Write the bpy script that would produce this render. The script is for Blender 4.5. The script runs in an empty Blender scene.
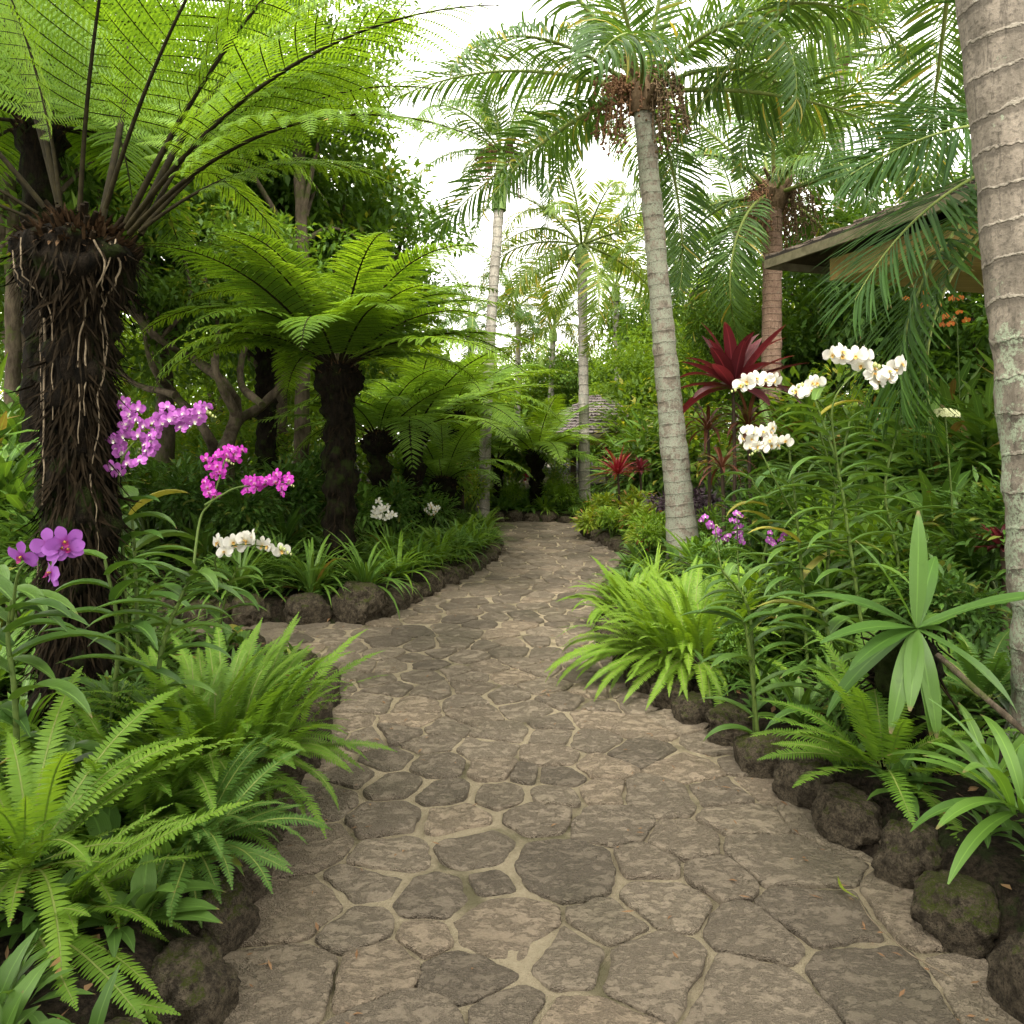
import bpy, math, numpy as np
from mathutils import Vector, Matrix, Euler
R = math.radians
rs = np.random.RandomState(7)
scn = bpy.context.scene
col = scn.collection
# ---------------------------------------------------------------- camera, sky, sun, exposure
CAM_H, F, HZ = 1.6, 760.0, 440.0
cd = bpy.data.cameras.new('camera'); cam = bpy.data.objects.new('camera', cd); col.objects.link(cam)
cam.location = (0, 0, CAM_H); cam.rotation_euler = (R(90), 0, 0)
cd.sensor_width = 36; cd.lens = 36 * F / 1024; cd.shift_y = -(512 - HZ) / 1024
cd.clip_start = 0.05; cd.clip_end = 500
scn.camera = cam
w = bpy.data.worlds.new('World'); scn.world = w; w.use_nodes = True
nt = w.node_tree; nt.nodes.clear()
SUN_EL, SUN_AZ = 55, 192          # high, from behind the viewpoint, slightly left
sky = nt.nodes.new('ShaderNodeTexSky'); sky.sky_type = 'NISHITA'; sky.sun_disc = False
sky.sun_elevation = R(SUN_EL); sky.sun_rotation = R(SUN_AZ); sky.air_density = 1.0; sky.dust_density = 6.0; sky.ozone_density = 0.5
hs = nt.nodes.new('ShaderNodeHueSaturation'); hs.inputs['Saturation'].default_value = 0.12
mixc = nt.nodes.new('ShaderNodeMix'); mixc.data_type = 'RGBA'; mixc.inputs[0].default_value = 0.55
mixc.inputs[7].default_value = (10.4, 9.9, 8.9, 1)
bg = nt.nodes.new('ShaderNodeBackground'); bg.inputs['Strength'].default_value = 0.15
wo = nt.nodes.new('ShaderNodeOutputWorld')
nt.links.new(sky.outputs[0], hs.inputs['Color']); nt.links.new(hs.outputs[0], mixc.inputs[6])
nt.links.new(mixc.outputs[2], bg.inputs[0]); nt.links.new(bg.outputs[0], wo.inputs[0])
sd = bpy.data.lights.new('sun', 'SUN'); sd.energy = 1.5; sd.angle = R(14); sd.color = (1, .93, .80)
sun = bpy.data.objects.new('sun', sd); col.objects.link(sun)
az = R(SUN_AZ); el = R(SUN_EL)
sdir = Vector((math.sin(az) * math.cos(el), math.cos(az) * math.cos(el), math.sin(el)))
sun.rotation_euler = sdir.to_track_quat('Z', 'Y').to_euler(); sun.location = (0, 0, 30)
vs = scn.view_settings; vs.view_transform = 'Standard'; vs.look = 'None'; vs.gamma = 1; vs.exposure = 2.0
scn.render.film_transparent = False
cy = scn.cycles
cy.use_denoising = True; cy.max_bounces = 7; cy.diffuse_bounces = 4; cy.glossy_bounces = 2
cy.transmission_bounces = 4; cy.transparent_max_bounces = 4; cy.caustics_reflective = False; cy.caustics_refractive = False
try: cy.denoiser = 'OPENIMAGEDENOISE'
except Exception: pass

def at(px, py, Y): return Vector(((px - 512) / F * Y, Y, CAM_H + (HZ - py) / F * Y))
def gx(px, Y): return (px - 512) / F * Y

# ---------------------------------------------------------------- numpy noise
def _h(i, j, k):
    n = (i * 374761393 + j * 668265263 + k * 2147483647 + 1013904223) & 0x7fffffff
    n = ((n ^ (n >> 13)) * 1274126177) & 0x7fffffff
    return ((n ^ (n >> 16)) & 0xffff) / 65535.0
def noise(P, s=1.0, o=0.0):
    P = np.asarray(P, float) * s + o
    i = np.floor(P).astype(np.int64); f = P - i; f = f * f * (3 - 2 * f)
    out = 0
    for a in (0, 1):
        for b in (0, 1):
            for c in (0, 1):
                wgt = (f[..., 0] if a else 1 - f[..., 0]) * (f[..., 1] if b else 1 - f[..., 1]) * (f[..., 2] if c else 1 - f[..., 2])
                out = out + wgt * _h(i[..., 0] + a, i[..., 1] + b, i[..., 2] + c)
    return out - 0.5
def fbm(P, s=1.0, oc=4, o=0.0):
    return sum(noise(P, s * 2 ** k, o + 17 * k) / 2 ** k for k in range(oc))

# ---------------------------------------------------------------- mesh building
def nrm(v): return v / np.maximum(np.linalg.norm(v, axis=-1, keepdims=True), 1e-9)
class MB:
    def __init__(s): s.V = []; s.Q = []; s.T = []; s.A = []; s.mq = []; s.mt = []; s.n = 0
    def add(s, V, Q=None, T=None, A=None, m=0):
        V = np.asarray(V, float).reshape(-1, 3)
        if Q is not None and len(Q): Q = np.asarray(Q, np.int64).reshape(-1, 4) + s.n; s.Q.append(Q); s.mq.append(np.full(len(Q), m))
        if T is not None and len(T): T = np.asarray(T, np.int64).reshape(-1, 3) + s.n; s.T.append(T); s.mt.append(np.full(len(T), m))
        s.V.append(V); s.A.append(np.zeros_like(V) if A is None else np.asarray(A, float).reshape(-1, 3)); s.n += len(V)
        return s
    def mesh(s, name, mats, smooth=True):
        V = np.concatenate(s.V); A = np.concatenate(s.A)
        Q = np.concatenate(s.Q) if s.Q else np.zeros((0, 4), int); T = np.concatenate(s.T) if s.T else np.zeros((0, 3), int)
        me = bpy.data.meshes.new(name)
        me.vertices.add(len(V)); me.vertices.foreach_set('co', V.ravel().astype(np.float32))
        loops = np.concatenate([Q.ravel(), T.ravel()]); me.loops.add(len(loops)); me.loops.foreach_set('vertex_index', loops.astype(np.int32))
        st = np.concatenate([np.arange(len(Q)) * 4, len(Q) * 4 + np.arange(len(T)) * 3])
        me.polygons.add(len(st)); me.polygons.foreach_set('loop_start', st.astype(np.int32))
        mi = np.concatenate((s.mq + s.mt) or [np.zeros(0)]); me.polygons.foreach_set('material_index', mi.astype(np.int32))
        me.update(calc_edges=True)
        me.polygons.foreach_set('use_smooth', np.full(len(st), smooth))
        at_ = me.attributes.new('ld', 'FLOAT_VECTOR', 'POINT'); at_.data.foreach_set('vector', A.ravel().astype(np.float32))
        for m in (mats if isinstance(mats, (list, tuple)) else [mats]): me.materials.append(m)
        return me
    def build(s, name, mats, parent=None, **k):
        return link(name, s.mesh(name, mats, **k), parent)
def link(name, me, parent=None, M=None):
    o = bpy.data.objects.new(name, me); col.objects.link(o)
    if parent is not None: o.parent = parent
    if M is not None: o.matrix_local = M
    return o
def tag(o, label=None, cat=None, group=None, kind=None):
    for k, v in (('label', label), ('category', cat), ('group', group), ('kind', kind)):
        if v: o[k] = v
    return o
def empty(name, loc, label, cat, group=None, rz=0):
    o = bpy.data.objects.new(name, None); col.objects.link(o); o.location = loc; o.rotation_euler.z = rz
    o.empty_display_size = .1
    return tag(o, label, cat, group)

def curves(P, D, N, L, bend, ns, pw=1.0):
    P, D, N = (np.atleast_2d(np.asarray(a, float)) for a in (P, D, N)); n = len(P)
    L = np.broadcast_to(np.asarray(L, float), (n,)); bend = np.broadcast_to(np.asarray(bend, float), (n,))
    t = np.linspace(0, 1, ns + 1); th = -bend[:, None] * t[None] ** pw
    c, s_ = np.cos(th)[..., None], np.sin(th)[..., None]
    T = D[:, None] * c + N[:, None] * s_; Nn = -D[:, None] * s_ + N[:, None] * c
    mid = (T[:, 1:] + T[:, :-1]) / 2 * (L / ns)[:, None, None]
    pts = np.concatenate([P[:, None], P[:, None] + np.cumsum(mid, 1)], 1)
    return pts, T, Nn, t
def samp(arr, ts):      # arr (n,k,3), ts (m,) -> (n,m,3)
    k = arr.shape[1] - 1; x = np.clip(np.asarray(ts) * k, 0, k - 1e-6); i = x.astype(int); f = (x - i)[None, :, None]
    return arr[:, i] * (1 - f) + arr[:, i + 1] * f
def frame(D, up=(0, 0, 1)):
    D = nrm(np.atleast_2d(np.asarray(D, float))); up = np.broadcast_to(np.asarray(up, float), D.shape)
    N = up - D * np.sum(up * D, -1, keepdims=True); ln = np.linalg.norm(N, axis=-1, keepdims=True)
    N = np.where(ln < 1e-3, np.array([1., 0, 0]), N); return D, nrm(N)
PROF = {
 'strap': lambda t: np.minimum(1, .55 + 2.5 * t) * np.clip(1 - t ** 3.5, .03, 1),
 'lance': lambda t: np.clip(np.sin(np.pi * np.clip(t * .93 + .05, 0, 1)) ** .75, .03, 1),
 'leaf':  lambda t: np.clip(np.sin(np.pi * t ** .8), .04, 1),
 'obov':  lambda t: np.clip(np.sin(np.pi * np.clip(t * .97 + .02, 0, 1) ** 1.35) ** .65, .08, 1),
 'saw':   lambda t: np.clip((1 - t) ** .7 * (1 - .5 * (np.arange(len(t)) % 2)), .05, 1),
 'flet':  lambda t: np.clip(1 - .15 * t - t ** 4, .08, 1),
}
def blades(mb, P, D, N, L, W, bend=0., ns=4, prof='strap', fold=.18, m=0, rnd=None, pw=1.0, wave=0.):
    pts, T, Nn, t = curves(P, D, N, L, bend, ns, pw); n = len(pts)
    S = np.cross(T, Nn); wd = PROF[prof](t)[None] * np.broadcast_to(np.asarray(W, float), (n,))[:, None] / 2
    rnd = rs.rand(n) if rnd is None else np.broadcast_to(np.asarray(rnd, float), (n,))
    tt = np.broadcast_to(t, (n, ns + 1)); rr = np.broadcast_to(rnd[:, None], (n, ns + 1))
    wv = (wave * np.sin(t * 9 + rnd[:, None] * 6) * wd)[..., None] if wave else 0
    if fold:
        rows = [pts - S * wd[..., None] + Nn * (fold * wd)[..., None] + Nn * wv, pts, pts + S * wd[..., None] + Nn * (fold * wd)[..., None] - Nn * wv]; ss = [-1, 0, 1]
    else: rows = [pts - S * wd[..., None], pts + S * wd[..., None]]; ss = [-1, 1]
    k = len(rows); V = np.stack(rows, 2)        # n, ns+1, k, 3
    A = np.stack([np.stack([rr, tt, np.full_like(tt, s_)], -1) for s_ in ss], 2)
    base = (np.arange(n) * (ns + 1) * k)[:, None, None]; i = np.arange(ns)[None, :, None] * k; j = np.arange(k - 1)[None, None]
    a = base + i + j; Q = np.stack([a, a + 1, a + k + 1, a + k], -1)
    mb.add(V, Q, A=A, m=m)
def diamonds(mb, P, D, N, L, W, m=0, rnd=None, cup=.15, wp=.42):
    P, D, N = (np.atleast_2d(a) for a in (P, D, N)); n = len(P); L = np.broadcast_to(L, (n,))[:, None]; W = np.broadcast_to(W, (n,))[:, None]
    S = np.cross(D, N); rnd = rs.rand(n) if rnd is None else rnd
    V = np.stack([P, P + D * L * wp + S * W / 2 + N * W * cup, P + D * L - N * W * cup, P + D * L * wp - S * W / 2 + N * W * cup], 1)
    A = np.stack([np.stack([rnd, np.full(n, t), np.full(n, s_)], -1) for t, s_ in ((0, 0), (.5, 1), (1, 0), (.5, -1))], 1)
    mb.add(V, np.arange(n * 4).reshape(n, 4), A=A, m=m)
def tube(mb, pts, rad, k=8, m=0, amp=0., fs=6., rnd=.5, cap=True, ring=None, orad=None):
    pts = np.asarray([tuple(p) for p in pts], float); n = len(pts); rad = np.broadcast_to(np.asarray(rad, float), (n,))
    T = nrm(np.gradient(pts, axis=0)); ref = np.array([0.37, .93, 0.1]) if abs(T[0, 2]) > .6 else np.array([0, 0, 1.])
    U = nrm(np.cross(T, ref)); Wv = np.cross(T, U)
    a = np.arange(k) * 2 * np.pi / k; al = np.concatenate([[0], np.cumsum(np.linalg.norm(np.diff(pts, axis=0), axis=1))])
    dirv = U[:, None] * np.cos(a)[None, :, None] + Wv[:, None] * np.sin(a)[None, :, None]
    V = pts[:, None] + dirv * rad[:, None, None]
    if amp: V = V + dirv * (fbm(V, fs, 4)[..., None] * amp)
    if ring: V = V + dirv * (ring(al)[:, None, None])
    A = np.stack([np.full((n, k), rnd), np.broadcast_to(al[:, None], (n, k)), np.broadcast_to((np.arange(k) / k)[None], (n, k))], -1)
    i = np.arange(n - 1)[:, None] * k; j = np.arange(k)[None]; j2 = (j + 1) % k
    Q = np.stack([i + j, i + j2, i + k + j2, i + k + j], -1).reshape(-1, 4)
    mb.add(V, Q, A=A, m=m)
    if cap:
        for e, q in ((0, -1), (n - 1, 1)):
            ring_ = V[e]; c = ring_.mean(0); Vc = np.concatenate([ring_, c[None]]); jj = np.arange(k); tr = np.stack([jj, (jj + 1) % k, np.full(k, k)], -1)
            mb.add(Vc, T=tr if q > 0 else tr[:, ::-1], A=np.concatenate([A[e], A[e][:1]]), m=m)
def spl(pts, n):        # smooth curve through points
    pts = np.asarray([tuple(p) for p in pts], float); m = len(pts) - 1; out = []
    P = np.concatenate([[2 * pts[0] - pts[1]], pts, [2 * pts[-1] - pts[-2]]])
    for q in np.linspace(0, m - 1e-6, n):
        i = int(q); t = q - i; p0, p1, p2, p3 = P[i:i + 4]
        out.append(.5 * (2 * p1 + (p2 - p0) * t + (2 * p0 - 5 * p1 + 4 * p2 - p3) * t * t + (3 * p1 - p0 - 3 * p2 + p3) * t ** 3))
    return np.array(out)
def box(mb, c, s, rz=0, m=0, M=None, rnd=.5):
    x, y, z = (q / 2 for q in s); v = np.array([(a, b, d) for a in (-x, x) for b in (-y, y) for d in (-z, z)], float)
    c_, s_ = math.cos(rz), math.sin(rz); v = np.stack([v[:, 0] * c_ - v[:, 1] * s_, v[:, 0] * s_ + v[:, 1] * c_, v[:, 2]], -1)
    if M is not None: v = np.array([tuple(M @ Vector(p)) for p in v])
    mb.add(v + np.array(c), [(0, 1, 3, 2), (4, 6, 7, 5), (0, 4, 5, 1), (2, 3, 7, 6), (0, 2, 6, 4), (1, 5, 7, 3)], A=np.tile([rnd, 0, 0], (8, 1)), m=m)

# ---------------------------------------------------------------- materials
def newmat(name):
    m = bpy.data.materials.new(name); m.use_nodes = True; t = m.node_tree; t.nodes.clear(); o = t.nodes.new('ShaderNodeOutputMaterial')
    return m, t, o
class G:
    def __init__(s, t): s.t = t
    def n(s, ty, **k):
        x = s.t.nodes.new('ShaderNode' + ty)
        for a, b in k.items(): setattr(x, a, b)
        return x
    def l(s, a, b): s.t.links.new(a, b)
    def val(s, x, inp):
        if hasattr(x, 'is_output') or isinstance(x, bpy.types.NodeSocket): s.l(x, inp)
        elif isinstance(x, (tuple, list)) and len(x) == 3 and inp.type == 'RGBA': inp.default_value = (*x, 1)
        else: inp.default_value = x
    def math(s, op, a, b=0., c=None, clamp=False):
        x = s.n('Math', operation=op, use_clamp=clamp); s.val(a, x.inputs[0]); s.val(b, x.inputs[1])
        if c is not None: s.val(c, x.inputs[2])
        return x.outputs[0]
    def mix(s, f, a, b, blend='MIX'):
        x = s.n('Mix', data_type='RGBA', blend_type=blend); s.val(f, x.inputs[0]); s.val(a, x.inputs[6]); s.val(b, x.inputs[7]); return x.outputs[2]
    def noise(s, scale, detail=4, rough=.6, vec=None, dim='3D'):
        x = s.n('TexNoise'); x.inputs['Scale'].default_value = scale; x.inputs['Detail'].default_value = detail; x.inputs['Roughness'].default_value = rough
        if vec is not None: s.l(vec, x.inputs['Vector'])
        return x.outputs[0]
    def ss(s, x, lo, hi):
        m = s.n('MapRange', interpolation_type='SMOOTHSTEP'); s.val(x, m.inputs[0]); m.inputs[1].default_value = lo; m.inputs[2].default_value = hi; return m.outputs[0]
    def ld(s):
        a = s.n('Attribute', attribute_name='ld'); x = s.n('SeparateXYZ'); s.l(a.outputs['Vector'], x.inputs[0]); return x.outputs
    def co(s, kind='Object', sc=(1, 1, 1)):
        c = s.n('TexCoord'); m = s.n('Mapping'); m.inputs['Scale'].default_value = sc; s.l(c.outputs[kind], m.inputs[0]); return m.outputs[0]
    def bump(s, h, st=.5, d=.01, nrm_=None):
        b = s.n('Bump'); b.inputs['Strength'].default_value = st; b.inputs['Distance'].default_value = d; s.l(h, b.inputs['Height'])
        if nrm_ is not None: s.l(nrm_, b.inputs['Normal'])
        return b.outputs[0]
    def prin(s, colr, rough=.6, spec=.5, normal=None, sheen=0):
        p = s.n('BsdfPrincipled'); s.val(colr, p.inputs['Base Color']); s.val(rough, p.inputs['Roughness']); s.val(spec, p.inputs['Specular IOR Level'])
        if normal is not None: s.l(normal, p.inputs['Normal'])
        return p.outputs[0]
def leaf_mat(name, c1, c2, c3=None, trans=.35, rough=.45, rib=0., spec=.4, tcol=None, old=.06):
    spec *= .5; rough += .06; c1, c2, c3 = [None if q is None else (q[0] * 1.12, q[1] * 1.04, q[2] * 1.) for q in (c1, c2, c3)]
    m, t, o = newmat(name); g = G(t); r, u, s = g.ld()
    oi = g.n('ObjectInfo'); c = g.mix(r, c1, c2)
    nz = g.noise(2.2, 2, vec=g.co('Object')); c = g.mix(g.math('MULTIPLY', nz, .55), c, tuple(q * .6 for q in c1))
    if c3 is not None: c = g.mix(g.ss(r, 1 - old, 1 - old * .6), c, c3)
    hv = g.n('HueSaturation'); g.l(c, hv.inputs['Color'])
    g.l(g.math('MULTIPLY_ADD', oi.outputs['Random'], .3, .85), hv.inputs['Value'])
    g.l(g.math('MULTIPLY_ADD', oi.outputs['Random'], -.012, .506), hv.inputs['Hue'])
    c = hv.outputs[0]
    nrmv = None
    if rib:
        a = g.math('ABSOLUTE', s); mid = g.math('SUBTRACT', 1., g.ss(a, .03, .13))
        c = g.mix(g.math('MULTIPLY', mid, rib), c, tuple(min(1, q * 2.2 + .02) for q in c2))
        vein = g.math('SINE', g.math('MULTIPLY', s, 38.)); c = g.mix(g.math('MULTIPLY', g.ss(g.noise(14, 5, .7, g.co('Object')), .56, .7), .35), c, tuple(q * .45 for q in c1)); c = g.mix(g.math('MULTIPLY', g.math('MULTIPLY', g.ss(u, .93, .99), g.ss(r, .5, .6)), .8), c, (.16, .11, .05))
        nrmv = g.bump(g.math('ADD', vein, g.math('MULTIPLY', mid, -2.)), .12, .002)
    p = g.prin(c, rough, spec, nrmv)
    tr = g.n('BsdfTranslucent'); tc = g.mix(1., c, tcol or (1.7, 1.55, .55), 'MULTIPLY'); g.l(tc, tr.inputs[0])
    mx = g.n('MixShader'); mx.inputs[0].default_value = trans; g.l(p, mx.inputs[1]); g.l(tr.outputs[0], mx.inputs[2]); g.l(mx.outputs[0], o.inputs[0])
    return m
def bark_mat(name, c1, c2, sc=(1, 1, 1), ns=14, bump=.8, lichen=None, lich=.55, moss=None, rough=.9):
    m, t, o = newmat(name); g = G(t); v = g.co('Object', sc)
    n1 = g.noise(ns, 6, .7, v); n2 = g.noise(ns * 3, 4, .7, v); c = g.mix(g.ss(n1, .32, .68), c1, c2)
    if lichen: c = g.mix(g.math('MULTIPLY', g.ss(g.noise(9, 6, .65, g.co('Object')), lich, lich + .07), .85), c, lichen)
    if moss: c = g.mix(g.ss(g.noise(5, 5, .7, g.co('Object')), .5, .62), c, moss)
    b = g.bump(g.math('ADD', n1, g.math('MULTIPLY', n2, .5)), bump, .02)
    g.l(g.prin(c, rough, .05, b), o.inputs[0]); return m
def palm_bark(name, c1, c2, line, pitch, lichen, lo=.52, zfade=None):
    m, t, o = newmat(name); g = G(t); r, al, ar = g.ld(); v = g.co('Object')
    n1 = g.noise(10, 6, .7, g.co('Object', (1, 1, .25))); n3 = g.noise(45, 4, .7, v)
    c = g.mix(g.ss(n1, .3, .7), c1, c2); c = g.mix(g.ss(n3, .45, .75), c, tuple(q * .5 for q in c1))
    wob = g.math('MULTIPLY', g.noise(4, 5, .7, v), .8)
    ph = g.math('FRACT', g.math('ADD', g.math('DIVIDE', al, pitch), wob))
    ln = g.math('SUBTRACT', 1., g.ss(g.math('ABSOLUTE', g.math('SUBTRACT', ph, .5)), .015, .06))
    dk = g.math('SUBTRACT', 1., g.ss(g.math('ABSOLUTE', g.math('SUBTRACT', ph, .38)), .02, .12))
    c = g.mix(g.math('MULTIPLY', dk, .55), c, tuple(q * .4 for q in c1))
    ck_ = g.noise(30, 5, .75, g.co('Object', (1, 1, .12))); c = g.mix(g.math('MULTIPLY', g.ss(ck_, .56, .64), .5), c, tuple(q * .35 for q in c1)); c = g.mix(g.math('MULTIPLY', g.math('MULTIPLY', ln, g.ss(g.noise(9, 4, .7, v), .4, .6)), .5), c, line)
    lz = g.noise(7, 7, .72, v)
    if zfade:
        sp = g.n('SeparateXYZ'); g.l(g.co('Object'), sp.inputs[0]); lz = g.math('SUBTRACT', lz, g.math('MULTIPLY', g.ss(sp.outputs[2], zfade[0], zfade[1]), .2))
    c = g.mix(g.math('MULTIPLY', g.math('MULTIPLY', g.ss(lz, lo, lo + .05), g.ss(g.noise(70, 4, .75, v), .40, .52)), .85), c, lichen)
    b = g.bump(g.math('ADD', g.math('ADD', n1, g.math('MULTIPLY', n3, .5)), g.math('MULTIPLY', ln, .6)), .9, .012)
    g.l(g.prin(c, .9, .2, b), o.inputs[0]); return m
def petal_mat(name, ce, cc, cm=None, tr=.3):
    m, t, o = newmat(name); g = G(t); r, u, s = g.ld()
    c = g.mix(g.ss(u, .05, .45), cc, ce); n = g.noise(60, 3, .6, g.co('Object')); c = g.mix(g.math('MULTIPLY', g.ss(n, .5, .75), .5), c, cm or ce)
    p = g.prin(c, .55, .3); q = g.n('BsdfTranslucent'); g.l(c, q.inputs[0]); mx = g.n('MixShader'); mx.inputs[0].default_value = tr
    g.l(p, mx.inputs[1]); g.l(q.outputs[0], mx.inputs[2]); g.l(mx.outputs[0], o.inputs[0]); return m
def rock_mat():
    m, t, o = newmat('lava_rock'); g = G(t); v = g.co('Object'); oi = g.n('ObjectInfo')
    n1 = g.noise(5, 8, .75, v); n2 = g.noise(22, 5, .75, v)
    vo = g.n('TexVoronoi'); vo.inputs['Scale'].default_value = 26; g.l(v, vo.inputs['Vector'])
    c = g.mix(g.ss(n1, .3, .7), (.022, .018, .013), (.16, .13, .09)); c = g.mix(g.ss(n2, .48, .66), c, (.03, .024, .017))
    geo = g.n('NewGeometry'); sp = g.n('SeparateXYZ'); g.l(geo.outputs['Normal'], sp.inputs[0])
    mm = g.math('ADD', g.math('MULTIPLY', sp.outputs[2], .28), g.math('ADD', g.noise(4, 7, .7, v), g.math('MULTIPLY', oi.outputs['Random'], .12)))
    c = g.mix(g.math('MULTIPLY', g.ss(mm, .74, .88), g.ss(n2, .38, .55)), c, g.mix(n2, (.03, .042, .008), (.085, .10, .018)))
    pit = g.ss(vo.outputs['Distance'], .0, .35)
    b = g.bump(g.math('ADD', g.math('MULTIPLY', pit, .5), g.math('ADD', n1, g.math('MULTIPLY', n2, .6))), 1., .035)
    g.l(g.prin(c, .92, .08, b), o.inputs[0]); return m
def stone_mat():
    m, t, o = newmat('flagstone'); g = G(t); r, e, k = g.ld(); v = g.co('Object')
    n1 = g.noise(3.5, 7, .68, v); n2 = g.noise(48, 6, .78, v); n3 = g.noise(110, 3, .7, v); n4 = g.noise(1.1, 3, .5, v)
    c = g.mix(r, (.145, .118, .088), (.285, .232, .168)); c = g.mix(g.ss(k, .72, 1.), c, (.30, .235, .165))
    c = g.mix(g.math('MULTIPLY', g.ss(n1, .35, .75), .22), c, (.29, .24, .175))
    c = g.mix(g.math('MULTIPLY', g.ss(n2, .44, .74), .5), c, (.07, .057, .044))
    c = g.mix(g.math('MULTIPLY', g.ss(n3, .6, .75), .3), c, (.26, .22, .17))
    c = g.mix(g.math('MULTIPLY', g.ss(n4, .5, .7), .35), c, (.075, .073, .04))
    mus = g.noise(6, 5, .8, g.co('Object', (1, 1.6, 1)))
    rid = g.math('ABSOLUTE', g.math('SUBTRACT', mus, .5))
    c = g.mix(g.math('MULTIPLY', g.math('SUBTRACT', 1., g.ss(rid, .0, .018)), .4), c, (.045, .038, .03))
    h = g.math('ADD', g.math('MULTIPLY', g.ss(rid, 0., .06), .5), g.math('ADD', g.math('MULTIPLY', n1, 1.6), g.math('ADD', g.math('MULTIPLY', n2, .55), g.math('MULTIPLY', n3, .3))))
    b = g.bump(h, 1., .032)
    g.l(g.prin(c, .82, .2, b), o.inputs[0]); return m
def mortar_mat():
    m, t, o = newmat('sandy_mortar'); g = G(t); v = g.co('Object')
    n1 = g.noise(2.5, 5, .6, v); n2 = g.noise(60, 5, .7, v); n3 = g.noise(200, 3, .7, v)
    c = g.mix(n2, (.32, .26, .17), (.58, .49, .34)); c = g.mix(g.math('MULTIPLY', g.ss(n3, .58, .7), .5), c, (.10, .08, .055))
    c = g.mix(g.math('MULTIPLY', g.ss(n1, .48, .66), .75), c, (.085, .085, .035))
    g.l(g.prin(c, .95, .15, g.bump(g.math('ADD', n2, g.math('MULTIPLY', n3, 1.4)), 1., .02)), o.inputs[0]); return m
def soil_mat():
    m, t, o = newmat('soil'); g = G(t); v = g.co('Object'); n1 = g.noise(6, 7, .75, v); n2 = g.noise(40, 5, .7, v)
    c = g.mix(g.ss(n2, .35, .7), (.012, .009, .006), (.05, .038, .025)); c = g.mix(g.ss(n1, .5, .62), c, (.022, .03, .009))
    g.l(g.prin(c, .95, .1, g.bump(g.math('ADD', n1, n2), 1., .05)), o.inputs[0]); return m
def plain(name, c, rough=.7, spec=.3, var=None, ns=20, sc=(1, 1, 1), bump=.3):
    m, t, o = newmat(name); g = G(t); n = g.noise(ns, 5, .65, g.co('Object', sc)); cc = g.mix(g.ss(n, .3, .7), c, var or tuple(q * .6 for q in c))
    g.l(g.prin(cc, rough, spec, g.bump(n, bump, .01)), o.inputs[0]); return m
def shingle_mat(name, a, b):
    m, t, o = newmat(name); g = G(t); br = g.n('TexBrick'); v = g.co('Object', (1, 1, 1)); g.l(v, br.inputs['Vector'])
    r, u, s = g.ld(); cmb = g.n('CombineXYZ'); g.l(u, cmb.inputs[0]); g.l(s, cmb.inputs[1]); g.l(cmb.outputs[0], br.inputs['Vector'])
    br.inputs['Scale'].default_value = 1; br.inputs['Brick Width'].default_value = .13; br.inputs['Row Height'].default_value = .12; br.inputs['Mortar Size'].default_value = .008
    g.val(a, br.inputs['Color1']); g.val(b, br.inputs['Color2']); g.val((.03, .025, .02), br.inputs['Mortar'])
    n = g.noise(8, 6, .7, g.co('Object')); c = g.mix(g.math('MULTIPLY', g.ss(n, .45, .7), .6), br.outputs[0], tuple(q * .45 for q in a))
    g.l(g.prin(c, .9, .2, g.bump(g.math('ADD', br.outputs['Fac'], n), .8, .01)), o.inputs[0]); return m

M = {}
M['tfern'] = leaf_mat('tree_fern_leaf', (.085, .18, .018), (.165, .30, .035), (.26, .22, .04), .42, .5, tcol=(1.9, 1.7, .5), old=.03)
M['tfern_dark'] = leaf_mat('tree_fern_leaf_deep', (.085, .18, .022), (.17, .30, .04), None, .42, .5, tcol=(1.7, 1.6, .5))
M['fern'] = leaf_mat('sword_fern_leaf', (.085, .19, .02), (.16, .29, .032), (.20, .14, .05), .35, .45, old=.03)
M['fern_lime'] = leaf_mat('lime_fern_leaf', (.10, .215, .022), (.185, .32, .03), None, .36, .45)
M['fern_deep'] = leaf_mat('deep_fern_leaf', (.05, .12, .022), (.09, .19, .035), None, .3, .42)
M['palm'] = leaf_mat('palm_leaflet', (.045, .105, .028), (.10, .19, .045), (.27, .25, .06), .35, .33, rib=.15, spec=.4, old=.04)
M['palm_yel'] = leaf_mat('palm_leaflet_yellow', (.085, .16, .03), (.17, .25, .045), (.30, .27, .06), .38, .42, old=.08)
M['palm_dark'] = leaf_mat('palm_leaflet_deep', (.022, .062, .014), (.045, .11, .02), None, .3, .5, rib=.1, spec=.3)
M['strap'] = leaf_mat('strap_leaf', (.06, .14, .024), (.115, .22, .035), (.20, .14, .05), .28, .35, rib=.3, spec=.5, old=.03)
M['lily'] = leaf_mat('lily_leaf', (.065, .155, .025), (.12, .24, .035), (.2, .2, .05), .25, .34, rib=.2, spec=.6, old=.05)
M['strap_lime'] = leaf_mat('lime_strap_leaf', (.10, .21, .02), (.18, .31, .03), None, .32, .38, rib=.3)
M['broad'] = leaf_mat('broad_leaf', (.05, .12, .02), (.10, .20, .032), (.20, .2, .04), .3, .36, rib=.4, spec=.5, old=.03)
M['star'] = leaf_mat('star_plant_leaf', (.05, .12, .02), (.092, .185, .03), None, .25, .36, rib=.15, spec=.5)
M['orch'] = leaf_mat('orchid_leaf', (.042, .10, .02), (.085, .165, .03), (.2, .2, .04), .22, .32, rib=.4, spec=.55, old=.04)
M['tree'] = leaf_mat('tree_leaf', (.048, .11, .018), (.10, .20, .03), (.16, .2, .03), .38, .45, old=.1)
M['tree_lime'] = leaf_mat('tree_leaf_lime', (.09, .18, .02), (.17, .29, .035), (.30, .32, .05), .42, .45, old=.1)
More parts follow.
